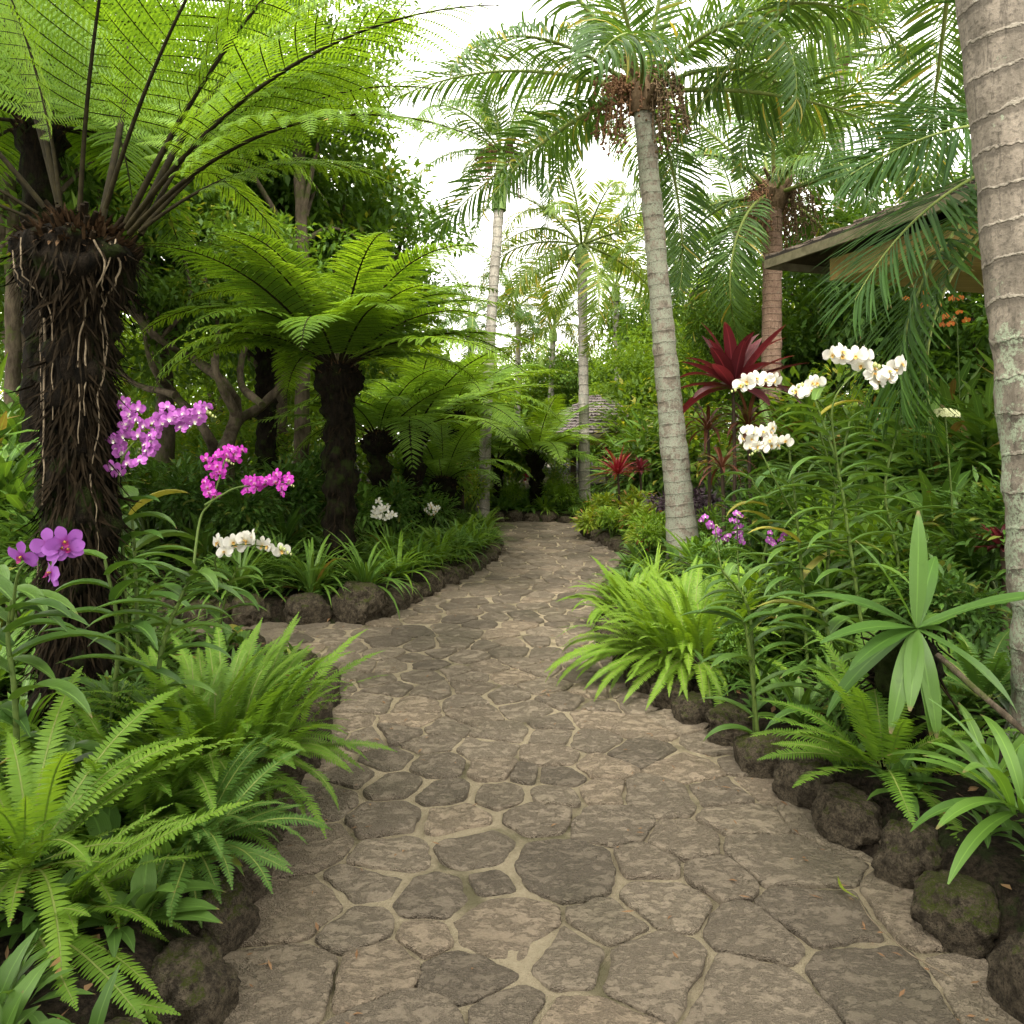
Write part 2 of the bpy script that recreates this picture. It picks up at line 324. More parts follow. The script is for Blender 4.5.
M['under'] = leaf_mat('undergrowth_leaf', (.042, .10, .02), (.085, .175, .03), (.13, .16, .03), .25, .38, rib=.2, old=.07)
M['croton'] = leaf_mat('croton_leaf', (.13, .24, .025), (.27, .34, .035), (.36, .2, .09), .3, .42, rib=.3, old=.05)
M['wine'] = leaf_mat('wine_leaf', (.06, .018, .022), (.18, .04, .055), (.20, .13, .06), .32, .32, rib=.25, tcol=(1.9, .8, .8), old=.1)
M['brown_leaf'] = leaf_mat('bronze_leaf', (.09, .035, .022), (.2, .09, .05), (.14, .14, .04), .25, .4, rib=.2, tcol=(1.5, 1, .7), old=.3)
M['purple_leaf'] = leaf_mat('purple_leaf', (.06, .04, .06), (.12, .09, .11), None, .2, .45, tcol=(1.2, 1, 1.1))
M['red'] = leaf_mat('red_leaf', (.20, .018, .03), (.36, .04, .06), (.3, .12, .04), .3, .38, tcol=(1.4, .8, .8), old=.15)
M['orange'] = leaf_mat('orange_petal', (.5, .13, .02), (.6, .25, .03), (.45, .05, .03), .3, .5, tcol=(1.2, 1, .7), old=.2)
M['dry'] = leaf_mat('dry_leaf', (.16, .095, .05), (.26, .17, .09), None, .2, .7, tcol=(1.2, 1, .8))
M['stem'] = plain('green_stem', (.045, .075, .015), .6, .15, (.075, .11, .022))
M['rach'] = plain('dark_rachis', (.008, .0065, .003), .75, .05, (.018, .015, .006))
M['rach_g'] = plain('green_rachis', (.12, .17, .03), .55, .2, (.17, .20, .05))
M['bark_fern'] = bark_mat('tree_fern_trunk', (.002, .0018, .0012), (.012, .009, .006), (1, 1, .3), 30, 1., moss=(.012, .017, .004))
M['fibre'] = plain('trunk_fibre', (.015, .0105, .006), .95, .03, (.005, .004, .0025))
M['scale'] = plain('frond_scale', (.075, .045, .024), .9, .05, (.03, .019, .010), 30)
M['root'] = plain('pale_root', (.19, .15, .10), .85, .2, (.11, .085, .055), 40)
M['bark'] = bark_mat('tree_bark', (.035, .027, .019), (.10, .08, .055), (1, 1, .35), 12, .9, moss=(.05, .055, .02))
M['palm_near'] = palm_bark('near_palm_bark', (.105, .09, .07), (.20, .17, .135), (.33, .30, .24), .175, (.22, .26, .18), .43, (1.1, 2.4))
M['palm_bark'] = palm_bark('palm_bark', (.16, .135, .105), (.28, .24, .19), (.30, .27, .22), .13, (.27, .29, .22), .45)
M['palm_bark2'] = palm_bark('red_palm_bark', (.17, .105, .075), (.27, .18, .13), (.36, .28, .2), .11, (.22, .18, .13), .6)
M['palm_grey'] = palm_bark('grey_palm_bark', (.22, .20, .17), (.36, .33, .28), (.42, .4, .35), .2, (.24, .25, .21), .55)
M['shaft'] = plain('crownshaft', (.16, .24, .05), .45, .4, (.11, .19, .04), 6)
M['fruit'] = plain('palm_fruit', (.24, .13, .065), .8, .2, (.15, .075, .045), 12)
M['husk'] = plain('dry_husk', (.16, .11, .065), .95, .1, (.09, .06, .035), 30)
M['rock'] = rock_mat(); M['stone'] = stone_mat(); M['mortar'] = mortar_mat(); M['soil'] = soil_mat()
M['shingle'] = shingle_mat('wood_shingle', (.14, .105, .08), (.24, .19, .15)); M['shingle_far'] = shingle_mat('grey_violet_shingle', (.22, .18, .18), (.32, .27, .26))
M['wood_dark'] = plain('dark_timber', (.035, .024, .015), .8, .2, (.06, .042, .027), 10, (1, 1, .2)); M['soffit'] = plain('olive_soffit', (.55, .38, .15), .75, .2, (.40, .27, .10), 6, (.25, 3, 1), .5)
M['fascia'] = plain('weathered_fascia', (.17, .15, .09), .8, .2, (.09, .08, .045), 8)
M['white_pet'] = petal_mat('white_petal', (.68, .66, .60), (.62, .56, .36)); M['yellow_lip'] = petal_mat('yellow_lip', (.62, .42, .12), (.5, .25, .05))
M['purple_pet'] = petal_mat('purple_petal', (.36, .09, .38), (.55, .30, .55), (.24, .04, .28)); M['magenta_pet'] = petal_mat('magenta_petal', (.42, .03, .36), (.62, .30, .58), (.30, .015, .26))
M['lilac_pet'] = petal_mat('lilac_petal', (.26, .07, .34), (.20, .02, .20), (.36, .16, .44)); M['lip_dark'] = petal_mat('dark_lip', (.22, .01, .10), (.5, .3, .05))
M['cream_pet'] = petal_mat('cream_petal', (.60, .62, .36), (.45, .5, .2)); M['red_pet'] = petal_mat('red_petal', (.5, .02, .06), (.4, .02, .03))

# ---------------------------------------------------------------- beds, ground, path
L1 = [(-.74, .3), (-.74, 1.6), (-.77, 2.08), (-.86, 2.64), (-.91, 3.04), (-.96, 4.05), (-1.06, 4.8), (-1.45, 5.35), (-2.1, 5.6), (-4, 5.8), (-16, 6.0), (-16, .3)]
L2 = [(-16, 6.6), (-2.47, 6.5), (-1.16, 6.65), (-.76, 8.0), (-.4, 9.2), (-.17, 10.2), (-.15, 11.4), (-.35, 12.9), (-1.2, 13.7), (-4, 14.0), (-16, 14.2)]
RB = [(1.45, .3), (1.42, 1.7), (1.39, 2.17), (1.33, 2.48), (1.29, 2.9), (1.21, 3.2), (1.12, 3.8), (.95, 4.34), (.74, 4.96), (.68, 6.0), (.84, 7.5), (1.05, 8.5), (1.4, 9.6), (1.6, 10.4), (1.44, 11.1), (1.25, 12.2), (1.15, 12.9), (1.5, 13.6), (4, 14.1), (16, 14.2), (16, .3)]
FB = [(-16, 15.1), (-.6, 14.8), (1.5, 14.8), (4, 15.2), (16, 15.4), (16, 60), (-16, 60)]
BEDS = [L1, L2, RB, FB]
def bed_d(P):
    P = np.asarray(P, float)[..., :2]; best = np.full(P.shape[:-1], -99.)
    for poly in BEDS:
        p = np.array(poly); q = np.roll(p, -1, 0); dm = np.full(P.shape[:-1], 1e9); ins = np.zeros(P.shape[:-1], bool)
        for a, b in zip(p, q):
            ab = b - a; t = np.clip(((P - a) @ ab) / (ab @ ab), 0, 1)[..., None]; dm = np.minimum(dm, np.linalg.norm(P - a - ab * t, axis=-1))
            c = (a[1] > P[..., 1]) != (b[1] > P[..., 1])
            if b[1] != a[1]: ins ^= c & (P[..., 0] < (b[0] - a[0]) * (P[..., 1] - a[1]) / (b[1] - a[1]) + a[0])
        best = np.maximum(best, np.where(ins, dm, -dm))
    return best
def gz(P):
    P = np.asarray(P, float); P3 = np.concatenate([P[..., :2], np.zeros(P.shape[:-1] + (1,))], -1); d = bed_d(P)
    t = np.clip((d - .02) / .28, 0, 1); t = t * t * (3 - 2 * t)
    return -.05 + t * .22 + np.clip(d, 0, 3) * .05 + t * fbm(P3, 2.0, 3) * .07 + np.clip(P[..., 1] - 17, 0, 40) * .05
def gp(x, y): return Vector((x, y, float(gz(np.array([[x, y]]))[0])))
def base(px, Y): return gp(gx(px, Y), Y)
def grid(x0, x1, y0, y1, st):
    xs = np.arange(x0, x1 + 1e-6, st); ys = np.arange(y0, y1 + 1e-6, st); X, Y = np.meshgrid(xs, ys, indexing='ij'); n, m = X.shape
    i = np.arange(n - 1)[:, None] * m; j = np.arange(m - 1)[None]; a = i + j
    return X, Y, np.stack([a, a + m, a + m + 1, a + 1], -1).reshape(-1, 4)
X, Y, Q = grid(-16, 16, -4, 20, .1)
P = np.stack([X, Y], -1); Z = gz(P)
tag(MB().add(np.stack([X, Y, Z], -1), Q).build('ground', M['soil']), kind='structure')
X, Y, Q = grid(-150, 150, 19.9, 250, 5.)
tag(MB().add(np.stack([X, Y, .1 + np.clip(Y - 20, 0, 20) * .05], -1), Q).build('terrain', M['soil']), kind='structure')
X, Y, Q = grid(-8, 8, -2, 15.6, .05)
P3 = np.stack([X, Y, 0 * X], -1)
tag(MB().add(np.stack([X, Y, -.015 + fbm(P3, 3, 3) * .008 + fbm(P3, 11, 3) * .004], -1), Q).build('path', M['mortar']), kind='structure')
# flagstones : a power diagram, every cell an irregular slab with a chipped edge
def pg(px, py): Yv = CAM_H * F / (py - HZ); return ((px - 512) / F * Yv, Yv)
seeds = []
def crop(ox, oy, lst, s=2.535):
    for cx, cy_, wpx in lst:
        x, y = pg(ox + cx / s, oy + cy_ / s); seeds.append((x, y, wpx / s * y / F / 2))
crop(300, 620, [(670, 625, 290), (350, 695, 175), (480, 670, 80), (515, 765, 300), (780, 765, 150), (690, 832, 150), (410, 895, 190), (650, 945, 340), (190, 885, 220), (240, 590, 160), (440, 575, 175),
 (785, 515, 185), (610, 495, 155), (890, 615, 140), (910, 440, 180), (980, 560, 170), (925, 700, 200), (900, 870, 250), (300, 980, 260), (180, 660, 90), (330, 805, 90), (225, 500, 160), (390, 500, 150), (250, 410, 130),
 (365, 430, 130), (510, 440, 125), (640, 440, 110), (765, 430, 95), (660, 388, 120), (570, 385, 60), (490, 375, 115), (345, 365, 150), (630, 340, 125), (760, 370, 100), (470, 325, 130), (330, 310, 110), (515, 280, 125),
 (255, 285, 110), (365, 270, 90), (640, 290, 105), (740, 300, 120), (860, 270, 110), (450, 240, 110), (570, 225, 120), (170, 205, 130), (300, 210, 100), (0, 740, 200), (-20, 900, 250), (-70, 1010, 220), (20, 560, 190), (130, 790, 150), (490, 1000, 120)])
crop(624, 620, [(150, 375, 150), (90, 455, 150), (245, 435, 150), (310, 505, 190), (165, 545, 170), (240, 640, 180), (400, 605, 300), (490, 740, 280), (340, 790, 190), (340, 965, 340), (640, 920, 330), (30, 250, 100), (860, 990, 260), (620, 760, 120)])
pool = rs.rand(60000, 2) * np.array([15.5, 17.2]) + np.array([-7.5, -1.6]); dd = bed_d(pool); pool = pool[(dd < .12)]
S = []
for x, y, r_ in seeds:
    r_ *= .92
    if all(math.hypot(x - a, y - b) > .8 * (r_ + c) for a, b, c in S): S.append((x, y, r_))
cellmap = {}
def ck(x, y): return (int(x // .5), int(y // .5))
for s_ in S: cellmap.setdefault(ck(*s_[:2]), []).append(s_)
for x, y in pool:
    r = (.072 if y > 3.4 else .12) + .05 * (noise(np.array([x, y, 0.]), .9) + .5) + rs.rand() * .05; ok = True
    for i in (-1, 0, 1):
        for j in (-1, 0, 1):
            for s_ in cellmap.get((ck(x, y)[0] + i, ck(x, y)[1] + j), ()):
                if (s_[0] - x) ** 2 + (s_[1] - y) ** 2 < (.92 * (r + s_[2])) ** 2: ok = False; break
            if not ok: break
        if not ok: break
    if ok: S.append((x, y, r)); cellmap.setdefault(ck(x, y), []).append(S[-1])
mb = MB()
for (x, y, r) in S:
    c = np.array([x, y]); poly = [np.array(c + .6 * np.array(q)) for q in ((-1, -1), (1, -1), (1, 1), (-1, 1))]
    k0 = ck(x, y)
    for i in (-2, -1, 0, 1, 2):
        for j in (-2, -1, 0, 1, 2):
            for s_ in cellmap.get((k0[0] + i, k0[1] + j), ()):
                d = np.array(s_[:2]) - c; L_ = np.hypot(*d)
                if L_ < 1e-6 or L_ > 1.2: continue
                nn = d / L_; h = (L_ * L_ + r * r * .8 - s_[2] ** 2 * .8) / (2 * L_)
                mp = (c + np.array(s_[:2])) / 2; g_ = noise(np.array([mp[0], mp[1], 3.]), 1.3) + .5; g2 = noise(np.array([mp[0], mp[1], 9.]), 4) + .5
                h -= (.0035 if y < 4.5 else .0075) + .0075 * g2 + (.04 if y < 4.5 else .016) * max(0, g_ - .54)
                new = []
                for a, b in zip(poly, poly[1:] + poly[:1]):
                    da, db = (a - c) @ nn - h, (b - c) @ nn - h
                    if da <= 0: new.append(a)
                    if (da < 0) != (db < 0): new.append(a + (b - a) * da / (da - db))
                poly = new
                if len(poly) < 3: break
            if len(poly) < 3: break
        if len(poly) < 3: break
    if len(poly) < 3: continue
    near = y < 5.5; st = .022 if near else .05
    pts = []
    for a, b in zip(poly, poly[1:] + poly[:1]):
        k = max(1, int(np.hypot(*(b - a)) / st)); pts += [a + (b - a) * q / k for q in range(k)]
    p = np.array(pts)
    if len(p) < 5: continue
    for _ in range(1): p = (np.roll(p, 1, 0) + 2 * p + np.roll(p, -1, 0)) / 4
    p3 = np.concatenate([p, np.full((len(p), 1), .3 * rs.rand())], 1)
    ctr = p.mean(0); dr = nrm(p - ctr); p = p + dr * (fbm(p3, 7, 4)[:, None] * min(.036, .22 * np.linalg.norm(p - ctr, axis=1).mean())) + np.stack([noise(p3, 30, 5), noise(p3, 30, 50)], -1) * .012
    n = len(p); zt = rs.uniform(-.004, .006); tilt = rs.uniform(-.02, .02, 2)
    rings = []; rr_ = np.linalg.norm(p - ctr, axis=1).mean()
    q1 = max(.6, 1 - .018 / rr_); scl = [1.0, 1.0, max(.8, 1 - .006 / rr_), q1] + [q1 * w_ for w_ in ((.8, .6, .4, .2) if near else (.6, .3))]
    for qi, s_ in enumerate(scl):
        xy = ctr + (p - ctr) * s_; z = zt + (xy - ctr) @ tilt + fbm(np.concatenate([xy, np.full((n, 1), zt)], 1), 7, 3) * .014
        z = [-.03 + 0 * z, z - .0065, z - .002, z][min(qi, 3)]
        rings.append(np.concatenate([xy, z[:, None]], 1))
    rings = np.array(rings); m_ = len(scl); V = np.concatenate([rings.reshape(-1, 3), [[*ctr, zt]]])
    i = np.arange(m_ - 1)[:, None] * n; j = np.arange(n)[None]; j2 = (j + 1) % n
    Q = np.stack([i + j, i + j2, i + n + j2, i + n + j], -1).reshape(-1, 4); o_ = (m_ - 1) * n; jj = np.arange(n)
    T = np.stack([o_ + jj, o_ + (jj + 1) % n, np.full(n, m_ * n)], -1)
    A = np.tile([rs.rand(), 1, rs.rand()], (len(V), 1)); mb.add(V, Q, T, A)
tag(mb.build('path_paving', M['stone']), kind='structure')

# ---------------------------------------------------------------- rocks
def ico(n=4):
    import bmesh
    bm = bmesh.new(); bmesh.ops.create_icosphere(bm, subdivisions=n, radius=1); V = np.array([v.co[:] for v in bm.verts]); T = np.array([[v.index for v in f.verts] for f in bm.faces]); bm.free(); return V, T
IV, IT = ico(5)
rock_meshes = []
for k in range(7):
    V = IV * np.array([1, .85 + .2 * rs.rand(), .82]) ; q = IV + k * 5.3
    V = V * (1 + .42 * noise(q, .9)[:, None] + .28 * noise(q, 2.1, 4)[:, None] + .17 * noise(q, 5)[:, None] + .11 * noise(q, 12)[:, None] - .10 * np.abs(noise(q, 20))[:, None])
    V = V * (1 - .10 * np.abs(noise(q, 3.2, 8))[:, None]) ; V = np.clip(V, -np.array([.86, .84, .78]) - .1 * noise(q, 3)[:, None], np.array([.88, .82, .74]) + .1 * noise(q, 3, 7)[:, None])
    V[:, 2] += .45; rock_meshes.append(MB().add(V, T=IT).mesh('rock', M['rock']))
ORD = 'first second third fourth fifth sixth seventh eighth ninth tenth eleventh twelfth thirteenth fourteenth fifteenth sixteenth seventeenth eighteenth nineteenth twentieth'.split()
TENS = {2: 'twenty', 3: 'thirty', 4: 'forty'}
def ordw(i): return ORD[i] if i < 20 else (TENS[(i + 1) // 10] + ('' if (i + 1) % 10 == 0 else '-' + ORD[(i + 1) % 10 - 1])) if (i + 1) % 10 else {20: 'twentieth', 30: 'thirtieth', 40: 'fortieth'}[i + 1]
def rock_row(poly, i0, i1, sp, size, text, group, grow=None):
    p = np.array(poly[i0:i1 + 1]); seg = np.linalg.norm(np.diff(p, axis=0), axis=1); cum = np.concatenate([[0], np.cumsum(seg)]); s = sp / 2; k = 0
    cen = np.array([0, 0])
    while s < cum[-1]:
        q = np.searchsorted(cum, s) - 1; d = (p[q + 1] - p[q]) / seg[q]; xy = p[q] + d * (s - cum[q]); nn = np.array([-d[1], d[0]])
        if bed_d((xy + nn * .1)[None])[0] < 0: nn = -nn
        sz = size * rs.uniform(.85, 1.2); xy = xy + nn * (sz * .42 + rs.uniform(-.02, .03))
        o = link('kerb_rock', rock_meshes[rs.randint(7)]); o.location = (*xy, -.03); o.rotation_euler = (rs.uniform(-.15, .15), rs.uniform(-.15, .15), rs.uniform(0, 6.3))
        o.scale = (sz * .47, sz * .47, sz * rs.uniform(.42, .6)); tag(o, text % ordw(k), 'rock', group)
        s += sz * .98; k += 1
rock_row(RB, 1, 8, .28, .29, '%s dark lava rock from the camera edging the right side of the path', 'lava rocks edging the right side of the path')
rock_row(RB, 8, 16, .28, .30, '%s small mossy rock beyond the lime fern along the right path edge', 'mossy rocks edging the far right of the path')
rock_row(L1, 1, 6, .3, .32, '%s black mossy rock from the camera under the ferns left of the path', 'lava rocks under the near left ferns')
rock_row(L1, 6, 9, .34, .34, '%s rock from the path along the side path behind the big left fern', 'rocks along the side path')
rock_row(list(reversed(L2[:4])), 0, 1, .36, .34, '%s rock from the far end of the bend below the mid left bed', 'rocks edging the mid left bed')
rock_row([(-1.16, 6.65), (-2.47, 6.5), (-4.6, 6.52)], 0, 2, .36, .42, '%s brown mossy rock from the corner along the front of the mid left bed', 'brown rocks fronting the mid left bed')
rock_row(L2, 3, 8, .3, .28, '%s low rock past the bend under the grassy left bed', 'low rocks along the far left edge')
rock_row(FB, 0, 3, .35, .34, '%s dark rock from the left closing off the far end of the path', 'rocks at the far end of the path') if False else rock_row([(-1.6, 14.83), (-.6, 14.8), (1.5, 14.8), (2.6, 15.)], 0, 3, .35, .3, '%s dark rock from the left at the far end of the path', 'rocks at the far end of the path')

# ---------------------------------------------------------------- plant builders
def fern_frond(L=2., bend=.9, pairs=28, sub=20, wid=.36, hi=False, m_leaf=0, curl=.35, seed=0, petiole=.16):
    """bipinnate tree-fern frond growing along +X, upper side +Z"""
    global rs; keep = rs; rs = np.random.RandomState(100 + seed)
    mb = MB(); pts, T, N, t = curves([[0, 0, 0]], [[1, 0, 0]], [[0, 0, 1]], L, bend, 24, 1.4)
    tube(mb, pts[0], np.linspace(.0135, .002, 25) * L / 2, 6, m=1)
    tp = petiole + (1 - petiole) * np.linspace(0, .985, pairs)
    for sgn in (-1, 1):
        tj = np.clip(tp + rs.uniform(-.006, .006, pairs), 0, .99)
        p, tt, nn = samp(pts, tj)[0], nrm(samp(T, tj)[0]), nrm(samp(N, tj)[0]); S_ = np.cross(tt, nn) * sgn
        u = (tp - petiole) / (1 - petiole)
        pl = wid * L * np.clip((.45 + 2.2 * u) , 0, 1) * np.clip(1 - u ** 2.2, .05, 1) * rs.uniform(.93, 1.05, pairs)
        ang = R(80) - R(38) * u; d = nrm(tt * np.cos(ang)[:, None] + S_ * np.sin(ang)[:, None] + nn * rs.uniform(.02, .2, pairs)[:, None])
        n2 = nrm(nn - d * np.sum(nn * d, -1, keepdims=True))
        pp, pT, pN, _ = curves(p, d, n2, pl, curl + rs.uniform(-.1, .25, pairs), 8, 1.3)
        blades(mb, p, d, n2, pl, .006 * L / 2, curl, 4, 'strap', 0, m=1)
        tq = np.linspace(.05, .985, sub); A_, B_, C_ = samp(pp, tq), nrm(samp(pT, tq)), nrm(samp(pN, tq))
        for s2 in (-1, 1):
            S2 = np.cross(B_, C_) * s2; dd_ = nrm(B_ * .38 + S2 + C_ * rs.uniform(-.16, .04, A_.shape[:2])[..., None])
            nC = nrm(C_ - dd_ * np.sum(C_ * dd_, -1, keepdims=True))
            ll = (pl[:, None] * (.15 if hi else .155) * np.clip(1.12 - tq ** 1.6, .1, 1)[None] * rs.uniform(.85, 1.1, A_.shape[:2])).ravel()
            rn = np.clip(np.repeat(rs.rand(pairs) * .5, sub) + rs.rand(pairs * sub) * .5, 0, 1)
            wd_ = (np.repeat(pl, sub) / sub) * .93 + .002
            args = (A_.reshape(-1, 3), dd_.reshape(-1, 3), nC.reshape(-1, 3), ll)
            if hi: blades(mb, *args, wd_ * .82, .3, 7, 'saw', 0, m=0, rnd=rn)
            else: diamonds(mb, *args, wd_ * 1.1, rnd=rn)
    rs = keep
    ch = pts[0][-1]; return mb, float(np.linalg.norm(ch)), math.atan2(-ch[2], ch[0])
def palm_frond(L=3., bend=1.3, pairs=62, ll=.62, lw=.03, droop=1.2, seed=0, petiole=.14, pw=1.3, plume=.25, ns=5, up=.25):
    global rs; keep = rs; rs = np.random.RandomState(500 + seed)
    mb = MB(); pts, T, N, t = curves([[0, 0, 0]], [[1, 0, 0]], [[0, 0, 1]], L, bend, 24, pw)
    tube(mb, pts[0], np.linspace(.03, .003, 25) * L / 3, 6, m=1)
    tp = petiole + (1 - petiole) * np.linspace(0, .99, pairs); u = (tp - petiole) / (1 - petiole)
    for sgn in (-1, 1):
        tj = np.clip(tp + rs.uniform(-.004, .004, pairs), 0, .995); p, tt, nn = samp(pts, tj)[0], nrm(samp(T, tj)[0]), nrm(samp(N, tj)[0]); S_ = np.cross(tt, nn) * sgn
        ang = R(68) - R(42) * u + rs.uniform(-.08, .08, pairs)
        d = nrm(tt * np.cos(ang)[:, None] + S_ * np.sin(ang)[:, None] + nn * (up + rs.uniform(-plume, plume, pairs))[:, None]); n2 = nrm(nn - d * np.sum(nn * d, -1, keepdims=True))
        l_ = ll * (L / 3) * np.clip(.55 + 1.6 * u, 0, 1) * np.clip(1.08 - .75 * u ** 2, .1, 1) * rs.uniform(.85, 1.1, pairs)
        blades(mb, p, d, n2, l_, lw * L / 3 * (1 - .4 * u), droop * rs.uniform(.6, 1.3, pairs), ns, 'lance', .35, pw=1.4)
    rs = keep; ch = pts[0][-1]; return mb, float(np.linalg.norm(ch)), math.atan2(-ch[2], ch[0])
def orient(D, up=(0, 0, 1)):
    D = Vector(D).normalized(); U = Vector(up); N = (U - D * U.dot(D)); N = N.normalized() if N.length > 1e-3 else Vector((0, 1, 0)); S_ = N.cross(D)
    return Matrix((D, S_, N)).transposed().to_4x4()
class FrondSet:
    def __init__(s, fn, mats, variants):
        s.v = [];
        for k, a in enumerate(variants):
            mb, ch, an = fn(seed=k, **a); s.v.append((mb.mesh('frond', mats), ch, an))
    def aim(s, parent, B, T, k=0, roll=0, name='frond'):     # from base B to tip T (parent space)
        me, ch, an = s.v[k % len(s.v)]; d = Vector(T) - Vector(B)
        Mx = Matrix.Translation(B) @ orient(d) @ Matrix.Rotation(roll, 4, 'X') @ Matrix.Rotation(-an, 4, 'Y') @ Matrix.Scale(d.length / ch, 4)
        return link(name, me, parent, Mx)
    def grow(s, parent, B, azd, eld, k=0, sc=1., roll=0, name='frond'):
        me, ch, an = s.v[k % len(s.v)]; d = Vector((math.cos(azd) * math.cos(eld), math.sin(azd) * math.cos(eld), math.sin(eld)))
        up = (0, 0, 1) if eld < R(80) else (-math.cos(azd), -math.sin(azd), .2)
        Mx = Matrix.Translation(B) @ orient(d, up) @ Matrix.Rotation(roll, 4, 'X') @ Matrix.Scale(sc, 4)
        return link(name, me, parent, Mx)

def sword_fern(n=44, L=.62, lm=.05, seed=0, pairs=42, el=(25, 85), bend=(.9, 1.7), dirn=None, spread=math.pi, mats=None, name='fern_plant', lw=.013, rad=.06):
    global rs; keep = rs; rs = np.random.RandomState(900 + seed); mb = MB()
    a = (rs.uniform(-spread, spread, n) + (dirn or 0)); e = R(1) * rs.uniform(el[0], el[1], n); Ls = L * rs.uniform(.6, 1.1, n)
    D = np.stack([np.cos(a) * np.cos(e), np.sin(a) * np.cos(e), np.sin(e)], -1); P0 = np.stack([np.cos(a) * rad * rs.rand(n), np.sin(a) * rad * rs.rand(n), 0 * a], -1)
    D, N0 = frame(D); rollv = rs.uniform(-.35, .35, n)[:, None]; S0 = np.cross(D, N0); N0 = nrm(N0 * np.cos(rollv) + S0 * np.sin(rollv))
    bd = rs.uniform(*bend, n)
    pts, T, N, t = curves(P0, D, N0, Ls, bd, 14, 1.3); blades(mb, P0, D, N0, Ls, .006, bd, 14, 'strap', .5, m=1, pw=1.3)
    tp = np.linspace(.1, .99, pairs); u = (tp - .1) / .9; A_, B_, C_ = samp(pts, tp), nrm(samp(T, tp)), nrm(samp(N, tp)); fr = rs.rand(n)
    for sgn in (-1, 1):
        S_ = np.cross(B_, C_) * sgn; d = nrm(B_ * (.12 + .5 * u[None, :, None] ** 2) + S_ + C_ * rs.uniform(.0, .35, (n, pairs))[..., None]); nn = nrm(C_ - d * np.sum(C_ * d, -1, keepdims=True))
        ll = (lm * (Ls / L)[:, None] * (np.clip(.5 + 3 * u, 0, 1) * np.clip(1 - u ** 4.5, .1, 1))[None] * rs.uniform(.85, 1.1, (n, pairs))).ravel()
        rn = np.clip(np.repeat(fr * .6, pairs) + rs.rand(n * pairs) * .4, 0, .999)
        blades(mb, A_.reshape(-1, 3), d.reshape(-1, 3), nn.reshape(-1, 3), ll, lw * np.repeat(Ls / L, pairs), .35, 3, 'flet', 0, rnd=rn)
    rs = keep; return mb.mesh(name, mats or [M['fern'], M['rach_g']])
def clump(n=40, L=.45, W=.022, seed=0, el=(30, 85), bend=(.8, 1.8), prof='strap', mat='strap', ns=7, rad=.05, fold=.3, spread=math.pi, dirn=0, layers=None, wave=0., name='strap_plant', pw=1.3):
    global rs; keep = rs; rs = np.random.RandomState(1300 + seed); mb = MB()
    if layers: a = np.arange(n) * 2.39996 + rs.uniform(-.2, .2, n); e = R(1) * np.linspace(el[1], el[0], n)
    else: a = rs.uniform(-spread, spread, n) + dirn; e = R(1) * rs.uniform(el[0], el[1], n)
    Ls = L * rs.uniform(.7, 1.12, n); D = np.stack([np.cos(a) * np.cos(e), np.sin(a) * np.cos(e), np.sin(e)], -1); P0 = np.stack([np.cos(a) * rad * rs.rand(n), np.sin(a) * rad * rs.rand(n), 0 * a], -1); D, N0 = frame(D)
    blades(mb, P0, D, N0, Ls, W * rs.uniform(.85, 1.1, n), rs.uniform(*bend, n), ns, prof, fold, pw=pw, wave=wave); rs = keep
    return mb.mesh(name, [M[mat]] if isinstance(mat, str) else mat)
def shrub(h=.8, r=.45, n=700, ll=.11, lw=.045, seed=0, mat='broad', stems=9, lump=8, name='shrub', prof='leaf', low=.1):
    global rs; keep = rs; rs = np.random.RandomState(1700 + seed); mb = MB(); lc = rs.normal(size=(lump, 3)); lc = nrm(lc) * rs.uniform(.25, .75, (lump, 1)); lc[:, 2] = np.abs(lc[:, 2])
    for q in lc[:stems]:
        e_ = np.array([q[0] * r * 1.2, q[1] * r * 1.2, h * (.35 + .55 * q[2])]); tube(mb, spl([(0, 0, -.05), e_ * [.4, .4, .5], e_], 6), np.linspace(.012, .004, 6) * (1 + h), 5, m=1)
    c = lc[rs.randint(lump, size=n)]; v = nrm(rs.normal(size=(n, 3))); p = c + v * rs.uniform(.25, .5, (n, 1)) * rs.rand(n, 1) ** .3
    P0 = np.stack([p[:, 0] * r * 1.1, p[:, 1] * r * 1.1, h * np.clip(.45 + .5 * p[:, 2], low, 9)], -1)
    D = nrm(v * .8 + np.array([0, 0, .25]) + np.stack([p[:, 0], p[:, 1], 0 * p[:, 0]], -1) * .9 + rs.normal(size=(n, 3)) * .3); D, N0 = frame(D)
    N0 = nrm(N0 + rs.normal(size=(n, 3)) * .25); N0 = nrm(N0 - D * np.sum(N0 * D, -1, keepdims=True))
    blades(mb, P0, D, N0, ll * rs.uniform(.6, 1.2, n), lw * rs.uniform(.7, 1.1, n), rs.uniform(.2, .9, n), 3, prof, .25, rnd=rs.rand(n)); rs = keep
    return mb.mesh(name, [M[mat], M['stem']])
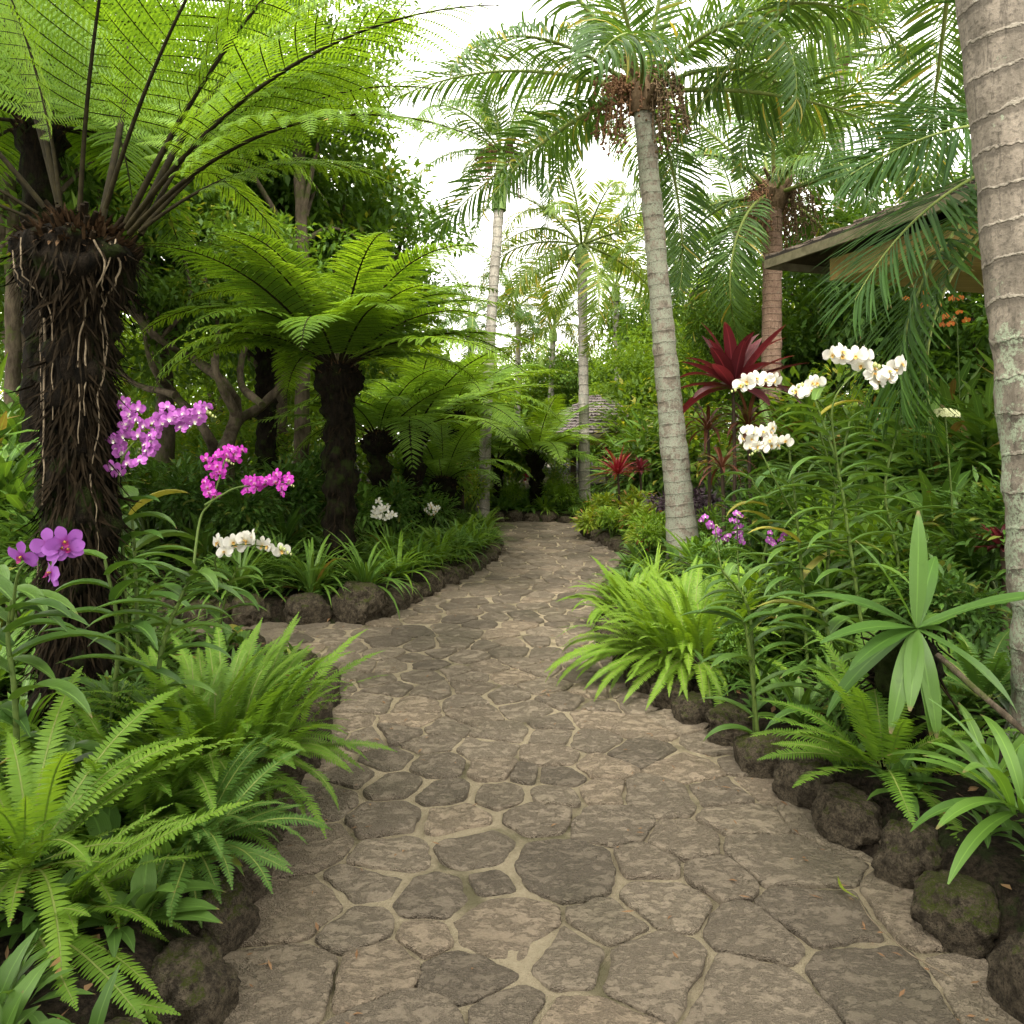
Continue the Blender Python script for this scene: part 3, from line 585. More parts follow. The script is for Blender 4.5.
def crown_mesh(rx, rz, n, clumps, leaf, seed, mat, cs=.32, wr=.45):
    global rs; keep = rs; rs = np.random.RandomState(2100 + seed); mb = MB(); c = nrm(rs.normal(size=(clumps, 3))) * rs.uniform(.15, 1, (clumps, 1)) ** .55
    c = c * (1 + .5 * noise(c, 1.6, seed)[:, None]); cw = rs.uniform(.5, 1.2, clumps); ci = rs.choice(clumps, n, p=cw / cw.sum())
    v = nrm(rs.normal(size=(n, 3))); rr_ = rs.rand(n, 1) ** .5 * (cs * cw[ci])[:, None]
    P0 = (c[ci] + v * rr_ * [1, 1, .6]) * [rx, rx, rz]; D = nrm(v + np.array([0, 0, -.15]) + rs.normal(size=(n, 3)) * .5); D, N0 = frame(D); N0 = nrm(N0 + rs.normal(size=(n, 3)) * .35); N0 = nrm(N0 - D * np.sum(N0 * D, -1, keepdims=True))
    rn = np.clip(rs.rand(clumps)[ci] * .5 + rs.rand(n) * .5, 0, 1); diamonds(mb, P0, D, N0, leaf * rs.uniform(.6, 1.3, n), leaf * wr * rs.uniform(.7, 1.2, n), rnd=rn, cup=.25)
    rs = keep; return mb.mesh('crown', [M[mat]]), c * [rx, rx, rz]
def put(name, me, loc, label, cat, group=None, rz=None, sc=1., rx=0, ry=0):
    o = link(name, me); o.location = loc; o.rotation_euler = (rx, ry, rs.uniform(0, 6.28) if rz is None else rz); o.scale = (sc,) * 3 if np.isscalar(sc) else sc
    return tag(o, label, cat, group)

# ---------------------------------------------------------------- near building parts : pavilions
def pavilion(corner, d1, d2, L1_, L2_, eave, slope, name, label, smat, ov=.9, overlap=.05):
    """hip roofed pavilion: eave corner, unit directions along its two eaves"""
    root = empty(name, (corner[0], corner[1], 0), label, 'pavilion'); a = np.array([*d1, 0.]); b = np.array([*d2, 0.]); h = min(L1_, L2_) / 2 * slope; z = np.array([0, 0, 1.])
    c0, c1, c2, c3 = 0 * z, a * L1_, a * L1_ + b * L2_, b * L2_; E = eave * z
    if L1_ < L2_: r0, r1 = a * L1_ / 2 + b * L1_ / 2, a * L1_ / 2 + b * (L2_ - L1_ / 2)
    else: r0, r1 = b * L2_ / 2 + a * L2_ / 2, b * L2_ / 2 + a * (L1_ - L2_ / 2)
    mb = MB(); H = (eave + h) * z
    faces = ([(c0, c1, r0, r0), (c1, c2, r1, r0), (c2, c3, r1, r1), (c3, c0, r0, r1)] if L1_ < L2_ else [(c0, c1, r1, r0), (c1, c2, r1, r1), (c2, c3, r0, r1), (c3, c0, r0, r0)])
    for f in faces:       # slabs with overlapping shingle courses
        e0, e1, t1, t0 = [np.array(q, float) for q in f]; nc = 14; wd = np.linalg.norm(e1 - e0)
        for k in range(nc):
            u0, u1 = k / nc, (k + 1.25) / nc; u1 = min(u1, 1)
            def pt(s, u): lo = e0 + (e1 - e0) * s; hi = t0 + (t1 - t0) * s; return lo + (hi - lo) * u + E + z * (h * u)
            ns_ = 40; s = np.linspace(0, 1, ns_ + 1); jit = rs.uniform(-.022, .022, ns_ + 1)[:, None]
            lo = np.array([pt(q, u0) for q in s]) + z * (.06) + z * jit; hi = np.array([pt(q, u1) for q in s]) + z * .025; bo = np.array([pt(q, u0) for q in s]) + z * .02
            V = np.concatenate([bo, lo, hi]); n_ = ns_ + 1; jj = np.arange(ns_)
            A = np.concatenate([np.stack([0 * s + .5, s * wd, 0 * s + k * .12 + q], -1) for q in (0, 0.01, .119)])
            mb.add(V, np.concatenate([np.stack([jj, jj + 1, n_ + jj + 1, n_ + jj], -1), np.stack([n_ + jj, n_ + jj + 1, 2 * n_ + jj + 1, 2 * n_ + jj], -1)]), A=A)
        mb.add(np.array([e0 + E, e1 + E, t1 + E + z * h, t0 + E + z * h]), [(3, 2, 1, 0)], m=1)
    mb.build('roof', [smat, M['wood_dark']], root, smooth=False)
    fm = MB()
    for e0, e1 in ((c0, c1), (c1, c2), (c2, c3), (c3, c0)):
        d = nrm(e1 - e0); out = np.cross(d, z); sg = 1 if np.dot(out, (c0 + c2) / 2 - e0) < 0 else -1; p, q = e0 + out * sg * .012, e1 + out * sg * .012; ww = out * sg * -.03
        V = np.array([p + E - z * .07, q + E - z * .07, q + E + z * .018, p + E + z * .018]); V = np.concatenate([V, V + ww])
        fm.add(V, [(0, 1, 2, 3), (7, 6, 5, 4), (0, 4, 5, 1), (3, 2, 6, 7)])
    fm.build('fascia', M['fascia'], root, smooth=False)
    ctr = (c0 + c2) / 2; ins = lambda c: ctr + (c - ctr) * (1 - ov / np.linalg.norm(c - ctr) * 1.4)
    I = [ins(c) for c in (c0, c1, c2, c3)]
    sm = MB(); zz = eave - .02
    sm.add(np.array([q + z * zz for q in I] + [q + z * (zz - .22) for q in I]), [(3, 2, 1, 0), (4, 5, 6, 7), (0, 1, 5, 4), (1, 2, 6, 5), (2, 3, 7, 6), (3, 0, 4, 7)]); sm.build('ceiling_panel', M['soffit'], root, smooth=False)
    for q in [ctr + (c - ctr) * .42 for c in I]:
        pm = MB(); box(pm, (*q[:2], (zz - .22) / 2), (.14, .14, zz - .22)); pm.build('post', M['wood_dark'], root, smooth=False)
    return root
p0 = np.array([gx(765, 8.0), 8.0]); p1 = np.array([gx(985, 5.6), 5.6]); d1 = (p1 - p0) / np.linalg.norm(p1 - p0); d2 = np.array([-d1[1], d1[0]]); 
if d2[0] < 0: d2 = -d2
pavilion(p0, d1, d2, 4.2, 5.0, 3.47, .42, 'pavilion', 'dark shingle roofed pavilion behind the fronds at the right edge', M['shingle'], .45)
q0 = np.array([gx(541, 17.6), 17.6]); d1 = nrm(np.array([1., .12])); d2 = np.array([-d1[1], d1[0]])
pavilion(q0, d1, d2, 3.4, 3.6, 1.72, .6, 'pavilion', 'small far pavilion with grey violet shingle roof behind the thin palm', M['shingle_far'], .6)

# ---------------------------------------------------------------- tree ferns
TF_hi = FrondSet(fern_frond, [M['tfern'], M['rach']], [dict(L=2.3, bend=b, pairs=22, sub=22, wid=.31, hi=True, petiole=.24, curl=.6) for b in (.5, .85, 1.15)])
TF = FrondSet(fern_frond, [M['tfern'], M['rach']], [dict(L=2.0, bend=b, pairs=36, sub=24, wid=.2, petiole=.1, curl=.5) for b in (1.0, 1.3, 1.65)])
TFd = FrondSet(fern_frond, [M['tfern_dark'], M['rach']], [dict(L=2.0, bend=b, pairs=28, sub=16, wid=.2, petiole=.1) for b in (.8, 1.2, 1.7)])
def tf_trunk(root, top, r0, r1, rh, hh, seed=0, roots=0, k=28, fib=500, top_f=120):
    """fibrous trunk from the ground (0,0,-.1) to top, with a wider head of fronds stubs"""
    mb = MB(); top = np.array(top); n = 60; q = np.linspace(0, 1, n)
    pts = spl([(0, 0, -.1), top * [.35, .35, .5] + [.02, .01, 0], top], n); L_ = top[2]; dz = (top[2] - pts[:, 2]); rad = r0 + (r1 - r0) * q
    hump = np.exp(-((dz - hh * .45) / (hh * .42)) ** 4); rad = rad * (1 - hump) + rh * hump; rad[-2:] *= [.85, .5]
    tube(mb, pts, rad, k, amp=rh * .5, fs=9, m=0)
    nf = fib; zi = rs.randint(2, n - 1, nf); a = rs.uniform(0, 6.28, nf); rd = np.stack([np.cos(a), np.sin(a), 0 * a], -1); P0 = pts[zi] + rd * (rad[zi] * .98)[:, None]
    D = nrm(rd * .35 + np.array([0, 0, -1]) + rs.normal(size=(nf, 3)) * .3); D, N0 = frame(D, (0, 0, 1)); N0 = nrm(rd - D * np.sum(rd * D, -1, keepdims=True))
    blades(mb, P0, D, N0, rs.uniform(.04, .2, nf), rs.uniform(.004, .014, nf), rs.uniform(-.5, .6, nf), 3, 'strap', 0, m=1)
    a = rs.uniform(0, 6.28, top_f); q_ = rs.rand(top_f) ** .5; P0 = top + np.stack([np.cos(a) * q_ * rh * .95, np.sin(a) * q_ * rh * .95, -.02 - q_ ** 3 * .12], -1); D = nrm(np.stack([np.cos(a) * q_, np.sin(a) * q_, rs.uniform(.1, 1.3, top_f)], -1) + rs.normal(size=(top_f, 3)) * .35); D, N0 = frame(D)
    blades(mb, P0, D, N0, rs.uniform(.04, .13, top_f) * rh / .27, rs.uniform(.006, .02, top_f), rs.uniform(-.3, 1.2, top_f), 4, 'lance', .3, m=2)
    ns_ = int(40 * rh / .25); a = rs.uniform(0, 6.28, ns_)
    for i in range(ns_):      # stubs of cut fronds around the head
        zz = rs.uniform(.0, hh); ii = int(np.argmin(np.abs(dz - zz))); d = np.array([math.cos(a[i]), math.sin(a[i]), rs.uniform(.6, 1.6)]); p = pts[ii] + d * [1, 1, 0] * rad[ii] * .8; tube(mb, [p, p + nrm(d) * rh * rs.uniform(.25, .5)], [rh * .07, rh * .045], 6, m=1)
    o = mb.build('trunk', [M['bark_fern'], M['fibre'], M['scale']], root)
    for i in range(roots):
        a0 = rs.uniform(3.4, 6.2); z0 = top[2] - rs.uniform(.05, 1.5) if i > 3 else top[2] - .12; ln = rs.uniform(.25, .9) if i > 3 else rs.uniform(.6, 1.1); mm = 40; rp = []
        for j in range(mm):
            zz = z0 - ln * j / (mm - 1); ii = int(np.argmin(np.abs(pts[:, 2] - zz))); a_ = a0 + .55 * float(noise(np.array([i * 3.1, zz * 2.2, 0.]), 1.5)) + .16 * float(noise(np.array([i * 3.1, zz * 12, 0.]), 1.)); rp.append(pts[ii] * [1, 1, 0] + [math.cos(a_) * (rad[ii] * 1.10 + .008), math.sin(a_) * (rad[ii] * 1.10 + .008), zz])
        rm = MB(); tube(rm, rp, np.linspace(.0055, .003, mm) * rs.uniform(.6, 1.2), 6); rm.build('aerial_root', M['root'], root)
    return pts, rad
def tree_fern(px, Yv, ytop, r0, r1, rh, hh, fs, n, label, sc=1., els=(70, 5), jitter=.2, dx=0, group='tree ferns along the garden path', a0=None, fib=260, low=0):
    b = base(px, Yv); t = at(px + dx, ytop, Yv); root = empty('tree_fern', b, label, 'tree fern', group); top = np.array(t - b); tf_trunk(root, top, r0, r1, rh, hh, k=20, fib=fib)
    a = rs.uniform(0, 6) if a0 is None else a0
    for i in range(n):
        e = R(els[0] + (els[1] - els[0]) * ((i + .5) / n) ** .9 + rs.uniform(-6, 6)); an = a + i * 2.39996 + rs.uniform(-jitter, jitter)
        fs.grow(root, tuple(top + [math.cos(an) * rh * .35, math.sin(an) * rh * .35, -.03]), an, e, rs.randint(3), sc * rs.uniform(.85, 1.1), rs.uniform(-.15, .15))
    for i in range(0): DRY.grow(root, tuple(top - [0, 0, .08]), rs.uniform(0, 6.28), R(rs.uniform(-60, -30)), i, sc * .55, 0, name='dead_frond')
    return root
DRY = FrondSet(fern_frond, [M['dry'], M['fibre']], [dict(L=2.0, bend=b, pairs=20, sub=9, wid=.12, petiole=.15, curl=1.6) for b in (.7, 1.1)])
# the near one: fronds aimed one by one
YN = 3.5; b = base(72, YN); tp_ = at(80, 225, YN); near = empty('tree_fern', b, 'huge dark shaggy tree fern with pale aerial roots at the left edge', 'tree fern', 'tree ferns along the garden path')
top = np.array(tp_ - b); tf_trunk(near, top, .15, .135, .235, .40, roots=10, k=64, fib=4500, top_f=700)
def nf(pb, pt, k, roll=0, dy=0): B = at(*pb, YN) - b; T_ = at(*pt) - b; B.y += dy; TF_hi.aim(near, B, T_, k, roll)
for pb, pt, k, rl, dy in [((117, 215), (290, -160, 3.0), 0, .1, -.1), ((132, 232), (500, 5, 2.95), 1, .25, -.05), ((140, 240), (500, 150, 2.9), 2, .3, -.1), ((92, 218), (150, -230, 3.1), 0, 0, -.1),
    ((75, 222), (-60, -140, 3.1), 0, -.1, -.1), ((52, 200), (-60, -150, 3.8), 0, -.2, .05), ((45, 208), (-330, -40, 3.3), 1, -.3, 0), ((38, 214), (-300, 120, 3.2), 1, -.3, 0), ((38, 222), (-260, 220, 3.3), 2, -.3, 0),
    ((125, 222), (440, 90, 4.6), 1, 0, .15), ((128, 226), (400, 190, 4.3), 2, .2, .1), ((120, 218), (420, -20, 4.9), 1, .1, .15), ((80, 212), (110, 60, 5.5), 2, .3, .18), ((125, 226), (300, 120, 5.2), 2, .2, .15),
    ((126, 224), (430, -150, 3.6), 0, .2, .0), ((50, 214), (-60, -80, 4.6), 0, 0, .1), ((128, 224), (420, 60, 3.4), 1, .4, 0)]:
    nf(pb, pt, k, rl, dy)
tree_fern(40, 6.2, 120, .14, .13, .2, .3, TF, 22, 'tree fern hidden behind the near one with its bright fronds filling the upper left', 1.3, (65, 5), group='tree ferns along the garden path')
tree_fern(338, 7.6, 362, .155, .145, .22, .36, TF, 36, 'mid left tree fern with a broad arching crown beside the dark shrubs', 1.08, (68, 19), dx=0, fib=700)
tree_fern(378, 10.2, 432, .13, .12, .24, .3, TFd, 16, 'short tree fern standing just behind the mid left tree fern', .85, (72, 15), group='tree ferns along the garden path')
tree_fern(413, 10.6, 428, .13, .13, .2, .28, TFd, 18, 'tree fern with a black club headed trunk in the left bed', 1.1, (68, 10))
tree_fern(443, 11.4, 478, .17, .17, .2, .25, TFd, 16, 'stout low tree fern nearest the path bend on the left', .75, (74, 20))
tree_fern(536, 15.6, 452, .14, .13, .2, .3, TF, 20, 'lime crowned tree fern standing at the far end of the path', 1.08, (66, 12), a0=.3)
tree_fern(497, 16.4, 458, .11, .1, .16, .2, TF, 16, 'slender tree fern left of the one at the far end of the path', 1.0, (66, 15))
tree_fern(455, 13.3, 408, .12, .11, .18, .25, TF, 18, 'tall bright tree fern behind the pale palm trunk on the left', 1.25, (60, 5))
tree_fern(265, 11.5, 330, .14, .13, .2, .3, TFd, 16, 'shaded tree fern far back in the trees left of the middle', .9, (60, 5))

# ---------------------------------------------------------------- palms
PF = FrondSet(palm_frond, [M['palm'], M['rach_g']], [dict(bend=1.2, droop=1.6, pairs=84, lw=.034, ll=.7), dict(bend=1.7, droop=1.7, pairs=84, lw=.034, ll=.72), dict(bend=2.2, droop=1.4, pw=1.1, pairs=78, lw=.034, ll=.7), dict(bend=.8, droop=1.2, pairs=76, lw=.034, ll=.7)])
PFy = FrondSet(palm_frond, [M['palm_yel'], M['rach_g']], [dict(bend=1.3, droop=1.5, pairs=64, lw=.042), dict(bend=1.9, droop=1.5, pairs=64, lw=.042), dict(bend=.9, droop=1.1, pairs=64, lw=.042)])
PFd = FrondSet(palm_frond, [M['palm_dark'], M['rach_g']], [dict(bend=.9, droop=.4, ll=1.25, lw=.034, plume=.1, pairs=62, up=.05), dict(bend=1.5, droop=.8, ll=.9, lw=.045), dict(bend=1.2, droop=.6, ll=1.3, lw=.036, pairs=70, plume=.15)])
def palm(basep, topp, r0, r1, mat, fs, n, sc, label, els=(85, -25), shaft=None, fruit=0, boot=True, mid=None, k=24, group='palms rising over the garden', ringamp=.0022, pitch=.13, seed=None, lighter=None):
    b = Vector(basep); t = Vector(topp) - b; root = empty('palm_tree', b, label, 'palm tree', group); t = np.array(t); m_ = np.array(mid) - np.array(b) if mid is not None else t * .5 + [0, 0, .1]
    n_ = max(50, int(t[2] / .03)); pts = spl([(0, 0, -.1), m_, t], n_); q = np.linspace(0, 1, n_); rad = r0 + (r1 - r0) * np.minimum(1, q * 1.6) + r0 * .35 * np.exp(-pts[:, 2] / .18)
    mb = MB(); tube(mb, pts, rad, k, amp=r0 * .12, fs=7, ring=lambda al: ringamp * (1 - 2 * ((al / pitch) % 1)) ); mb.build('trunk', M[mat], root)
    if shaft: sm = MB(); d = nrm(pts[-1] - pts[-3]); tube(sm, [t - d * .05, t + d * shaft * .4, t + d * shaft], [r1 * 1.5, r1 * 1.5, r1 * .7], 16); sm.build('crownshaft', M['shaft'], root); tt_ = t + d * shaft * .92
    else: tt_ = t
    if boot and not shaft:
        bm_ = MB(); nn = 26; a = rs.uniform(0, 6.28, nn)
        tube(bm_, [t - [0, 0, .25], t - [0, 0, .05], t + [0, 0, .25]], [r1 * 1.05, r1 * 1.7, r1 * .9], 14, amp=.05, fs=10)
        for i in range(nn): d = np.array([math.cos(a[i]), math.sin(a[i]), rs.uniform(.4, 1.5)]); p = t + [d[0] * r1, d[1] * r1, rs.uniform(-.2, .25)]; tube(bm_, [p, p + nrm(d) * .25], [.035, .022], 6)
        bm_.build('frond_boot', M['husk'], root)
    a0 = rs.uniform(0, 6)
    for i in range(n):
        e = R(els[0] + (els[1] - els[0]) * ((i + .5) / n) ** 1.0 + rs.uniform(-7, 7)); an = a0 + i * 2.39996 + rs.uniform(-.25, .25)
        fs.grow(root, tuple(tt_ + [math.cos(an) * r1 * .6, math.sin(an) * r1 * .6, 0]), an, e, rs.randint(len(fs.v)), sc * rs.uniform(.85, 1.1), rs.uniform(-.5, .5))
    for i in range(fruit):
        fm = MB(); an = 3.6 + i * 1.9 + rs.uniform(-.3, .3); hd = tt_ + [math.cos(an) * .12, math.sin(an) * .12, -.05]; out = np.array([math.cos(an), math.sin(an), 0])
        for s_ in range(24):
            o2 = out * rs.uniform(.08, .32) + rs.normal(size=3) * .07; ln = rs.uniform(.3, .7); sp_ = spl([hd, hd + o2 + [0, 0, .05], hd + o2 * 1.4 - [0, 0, ln]], 9); tube(fm, sp_, .006, 4, m=0)
            for q_ in sp_[3:]:
                for _ in range(3): c_ = q_ + rs.normal(size=3) * .022; fm.add(IV4 * .017 + c_, T=IT4, m=0)
        fm.build('fruit_cluster', M['fruit'] if i % 2 == 0 else M['husk'], root)
    return root
IV4, IT4 = ico(1)
# foreground palm on the right: trunk only reaches into the frame
bb = Vector((gx(1066, 3.35), 3.35, float(gz(np.array([[gx(1066, 3.35), 3.35]]))[0])))
tp3 = at(930, -600, 3.75)
palm(bb, tp3, .175, .16, 'palm_near', PF, 12, 1.0, 'thick ringed palm trunk with green lichen at the right edge of the frame', (80, 15), mid=at(1031, 330, 3.5), k=48, pitch=.175, ringamp=.0012)
palm(base(686, 8.6), at(642, 92, 8.6), .175, .115, 'palm_bark', PF, 17, 1.05, 'leaning pale ringed palm right of the path with hanging fruit', (88, -22), fruit=2, mid=at(663, 330, 8.6))
palm(base(770, 12.2), at(773, 195, 12.2), .17, .15, 'palm_bark2', PF, 17, 1.15, 'reddish trunked palm behind the wine red ti plant', (85, -30), fruit=3)
palm(base(585, 15.9), at(582, 262, 15.9), .115, .1, 'palm_grey', PFy, 17, .95, 'thin pale palm beside the far pavilion with drooping yellowish fronds', (80, -25), shaft=.4)
palm(base(482, 14.8), at(499, 208, 15.2), .13, .1, 'palm_grey', PF, 15, .85, 'tallest slim palm on the left with green crownshaft against the sky', (88, -15), shaft=1.25, fruit=2, mid=at(489, 360, 15))
FARP = [(517, 27, 318, .9, 'far palm centred low on the skyline right of the tall slim palm'), (549, 26, 340, .85, 'far palm with pale trunk on the skyline left of the thin pale palm'), (470, 25, 330, .8, 'far palm peeping over the left tree ferns'),
        (620, 24, 300, .95, 'far palm just left of the leaning ringed palm'), (700, 20, 300, 1.0, 'far palm between the leaning palm and the red trunked palm'), (735, 22, 225, 1.1, 'far taller palm left of the red trunked palm'), (835, 15, 60, 1.2, 'tall palm rising behind the right pavilion')]
for px, Yv, yt, sc, lb in FARP:
    palm(base(px, Yv), at(px + rs.uniform(-6, 6), yt, Yv), .13, .1, 'palm_grey', PFy if px in (549, 620) else PF, 14, sc, lb, (85, -25), shaft=.5 if px < 640 else None, k=12, group='far palms behind the garden')
# palms whose crowns hang in from above on the right
palm(base(1075, 7.4), at(960, -110, 7.4), .16, .14, 'palm_bark', PF, 12, 1.2, 'palm with its crown above the frame over the right pavilion', (70, -35), k=16)
rr = empty('palm_tree', base(1080, 5.0), 'young palm right of frame with one big dark frond drooping before the pavilion', 'palm tree', 'palms rising over the garden')
bq = Vector(rr.location); tq = at(1085, 150, 5.0) - bq
tm = MB(); tube(tm, spl([(0, 0, -.1), tuple(tq * .5), tuple(tq)], 40), np.linspace(.1, .08, 40), 16, amp=.01); tm.build('trunk', M['palm_bark'], rr)
PFd.aim(rr, tq, at(902, 400, 4.6) - bq, 2, .25)
PFd.aim(rr, tq, at(850, 175, 4.4) - bq, 0, -.7); PFd.aim(rr, tq, at(855, 300, 4.5) - bq, 0, -.1); PFd.aim(rr, tq, at(935, 430, 4.8) - bq, 2, .5)
for an, e in ((.5, 60), (1.8, 50), (3.6, 75), (5.3, 40)): PFd.grow(rr, tq, an, R(e), 1, .8)

# ---------------------------------------------------------------- broadleaf trees
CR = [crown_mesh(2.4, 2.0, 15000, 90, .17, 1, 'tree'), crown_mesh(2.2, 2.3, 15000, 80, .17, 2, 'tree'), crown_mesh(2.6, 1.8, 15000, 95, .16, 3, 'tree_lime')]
def tree(px, Yv, yc, k, sc, label, group='leafy trees behind the garden', r=.16, bend_=0.):
    b = base(px, Yv); c = np.array(at(px, yc, Yv) - b); root = empty('leafy_tree', b, label, 'tree', group); me, cl = CR[k]
    o = link('crown', me, root, Matrix.Translation(Vector(c)) @ Matrix.Rotation(rs.uniform(0, 6.28), 4, 'Z') @ Matrix.Scale(sc, 4)); mb = MB(); fork = c * [.2, .2, .45]
    tube(mb, spl([(0, 0, -.1), fork * .5 + [bend_, 0, 0], fork], 12), np.linspace(r, r * .75, 12), 10, amp=.03)
    for i in range(8):
        e = c + cl[i] * sc * .8 @ np.eye(3) ; mdl = (fork + e) / 2 + rs.normal(size=3) * .3; tube(mb, spl([fork, mdl, e], 12), np.linspace(r * .6, .02, 12), 7, amp=.02)
    mb.build('trunk', M['bark'], root); return root
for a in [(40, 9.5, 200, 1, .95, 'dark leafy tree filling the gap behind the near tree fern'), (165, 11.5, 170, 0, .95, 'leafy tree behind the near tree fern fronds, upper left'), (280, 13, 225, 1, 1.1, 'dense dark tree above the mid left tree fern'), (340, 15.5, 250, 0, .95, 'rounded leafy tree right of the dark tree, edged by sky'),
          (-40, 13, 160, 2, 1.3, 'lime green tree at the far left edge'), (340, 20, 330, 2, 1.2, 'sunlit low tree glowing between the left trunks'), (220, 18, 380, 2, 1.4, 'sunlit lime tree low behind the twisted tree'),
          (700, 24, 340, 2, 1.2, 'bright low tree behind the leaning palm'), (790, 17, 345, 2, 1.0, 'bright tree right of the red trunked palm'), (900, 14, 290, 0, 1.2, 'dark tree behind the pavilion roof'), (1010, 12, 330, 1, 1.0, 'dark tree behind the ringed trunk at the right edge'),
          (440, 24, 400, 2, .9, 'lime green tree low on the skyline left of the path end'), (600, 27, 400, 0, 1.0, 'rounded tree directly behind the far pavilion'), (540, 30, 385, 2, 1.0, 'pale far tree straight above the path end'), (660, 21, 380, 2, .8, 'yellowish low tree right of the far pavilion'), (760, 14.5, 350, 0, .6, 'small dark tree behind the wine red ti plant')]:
    tree(*a)
for px_, Yv, cx_, cz, sc, lb in [(-3.4, -2.0, -1.9, 5.0, 1.0, 'unseen leafy tree added behind the viewpoint on the left to shade the near paving'), (3.4, -2.2, 2.0, 5.2, 1.0, 'unseen leafy tree added behind the viewpoint on the right to shade the near paving'), (.4, -7.5, .3, 6.2, 1.5, 'unseen large leafy tree added farthest behind the viewpoint for shade')]:  # added out of view, only to shade the near paving and rocks
    rt_ = empty('leafy_tree', (px_, Yv, 0), lb, 'tree', 'unseen leafy trees added behind the viewpoint for shade'); link('crown', CR[0][0], rt_, Matrix.Translation((cx_ - px_, 0, cz)) @ Matrix.Scale(sc, 4))
    mb = MB(); tube(mb, spl([(0, 0, -.3), ((cx_ - px_) * .3, .1, cz * .5), (cx_ - px_, 0, cz)], 20), np.linspace(.17, .05, 20), 10, amp=.03); mb.build('trunk', M['bark'], rt_)
# twisted tree in the left thicket
tw = empty('twisted_tree', base(215, 9.6), 'bare limbed twisted tree in the shade left of the mid tree fern', 'tree'); bt = Vector(tw.location)
mb = MB(); W_ = lambda px, py, dy=0: tuple(at(px, py, 9.6 + dy) - bt)
for pl_, ra in [([(225, 520), (222, 460), (236, 415), (225, 385), (195, 360), (160, 340), (120, 300)], (.10, .03)), ([(228, 500), (232, 430), (262, 405), (285, 378), (305, 330), (330, 280)], (.09, .025)), ([(222, 470), (205, 430), (175, 395), (150, 360), (140, 300)], (.08, .02)),
                  ([(236, 415), (216, 370), (218, 330), (205, 280), (215, 220)], (.06, .02)), ([(262, 405), (240, 380), (250, 330), (270, 280), (262, 210)], (.05, .015)), ([(175, 395), (130, 380), (90, 330)], (.05, .015)), ([(160, 340), (190, 300), (180, 240)], (.03, .01))]:
    tube(mb, spl([W_(x, y, .4 * math.sin(i * 1.7 + x)) for i, (x, y) in enumerate(pl_)], 30), np.linspace(*ra, 30), 9, amp=.03, fs=5)
mb.build('trunk', M['bark'], tw)
me, _ = crown_mesh(1.7, .9, 6000, 60, .11, 9, 'tree', .28); link('crown', me, tw, Matrix.Translation(Vector(W_(205, 265))))
for px, Yv, w_, lb in [(300, 10.8, .12, 'straight brown trunk standing left of the mid tree fern'), (8, 8.0, .09, 'dark slim trunk at the left edge behind the near tree fern')]:
    t_ = empty('leafy_tree', base(px, Yv), lb, 'tree'); b_ = Vector(t_.location); tpz = at(px - 5, 60, Yv) - b_; mb = MB(); tube(mb, spl([(0, 0, -.1), tuple(tpz * .5 + Vector((.08, 0, 0))), tuple(tpz)], 40), np.linspace(w_, w_ * .6, 40), 12, amp=.03)
    for i in range(5): e_ = tpz * rs.uniform(.7, 1.) + Vector(rs.normal(size=3)) * .7; tube(mb, spl([tuple(tpz * .6), tuple((tpz * .6 + e_) / 2 + Vector((0, 0, .2))), tuple(e_)], 8), np.linspace(w_ * .4, .01, 8), 6)
    mb.build('trunk', M['bark'], t_); link('crown', CR[0][0], t_, Matrix.Translation(tpz) @ Matrix.Scale(.6, 4))

# ---------------------------------------------------------------- far and low masses (nobody could count them)
def mass(name, N, fx, leaf, mat, W=.45, seed=0):
    global rs; keep = rs; rs = np.random.RandomState(3000 + seed); P0 = fx(N); n = len(P0); D = nrm(rs.normal(size=(n, 3)) + [0, -.3, .2]); D, N0 = frame(D); N0 = nrm(N0 + rs.normal(size=(n, 3)) * .4); N0 = nrm(N0 - D * np.sum(N0 * D, -1, keepdims=True)); mb = MB()
    rn = np.clip(noise(P0, .8) + .5 + rs.uniform(-.25, .25, n), 0, 1); diamonds(mb, P0, D, N0, leaf * rs.uniform(.6, 1.3, n), leaf * W * rs.uniform(.7, 1.2, n), rnd=rn, cup=.25); rs = keep
    return tag(mb.build(name, M[mat]), kind='stuff')
def farbank(N):
    x = rs.uniform(-24, 24, N); px_ = x / 29 * 760 + 512
    hmax = np.interp(px_, [0, 250, 400, 470, 600, 700, 850, 1100], [7.5, 7.5, 5.5, 3.4, 3.0, 4.2, 6.5, 8]); y = 27 + rs.uniform(0, 5, N) + (px_ - 540) ** 2 * -2.5e-5
    P_ = np.stack([x, y, 0 * x], -1); hh = hmax * (.75 + .7 * noise(P_, .45)) ; z = .4 + hh * rs.rand(N) ** .7; return np.stack([x, y - (1 - z / (hh + .5)) * 2, z + .3], -1)
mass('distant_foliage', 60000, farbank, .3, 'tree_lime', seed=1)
def leftbank(N):
    x = rs.uniform(-9, -2.3, N); y = rs.uniform(11.5, 14, N) ; z = rs.uniform(0.2, 1, N) ** 1.2 * (1.6 + 1.1 * noise(np.stack([x, y, 0 * x], -1), .8)); return np.stack([x, y, z], -1)
def under(N):
    P_ = np.stack([rs.uniform(-9, 9, N * 2), 1.2 + 16.8 * rs.rand(N * 2) ** 1.1], -1); P_ = P_[(bed_d(P_) > .22) & (np.abs(P_[:, 0]) < P_[:, 1] * .8 + .9)][:N]; return P_
P_ = under(5200); n = len(P_); mb = MB(); z = gz(P_); k_ = 9
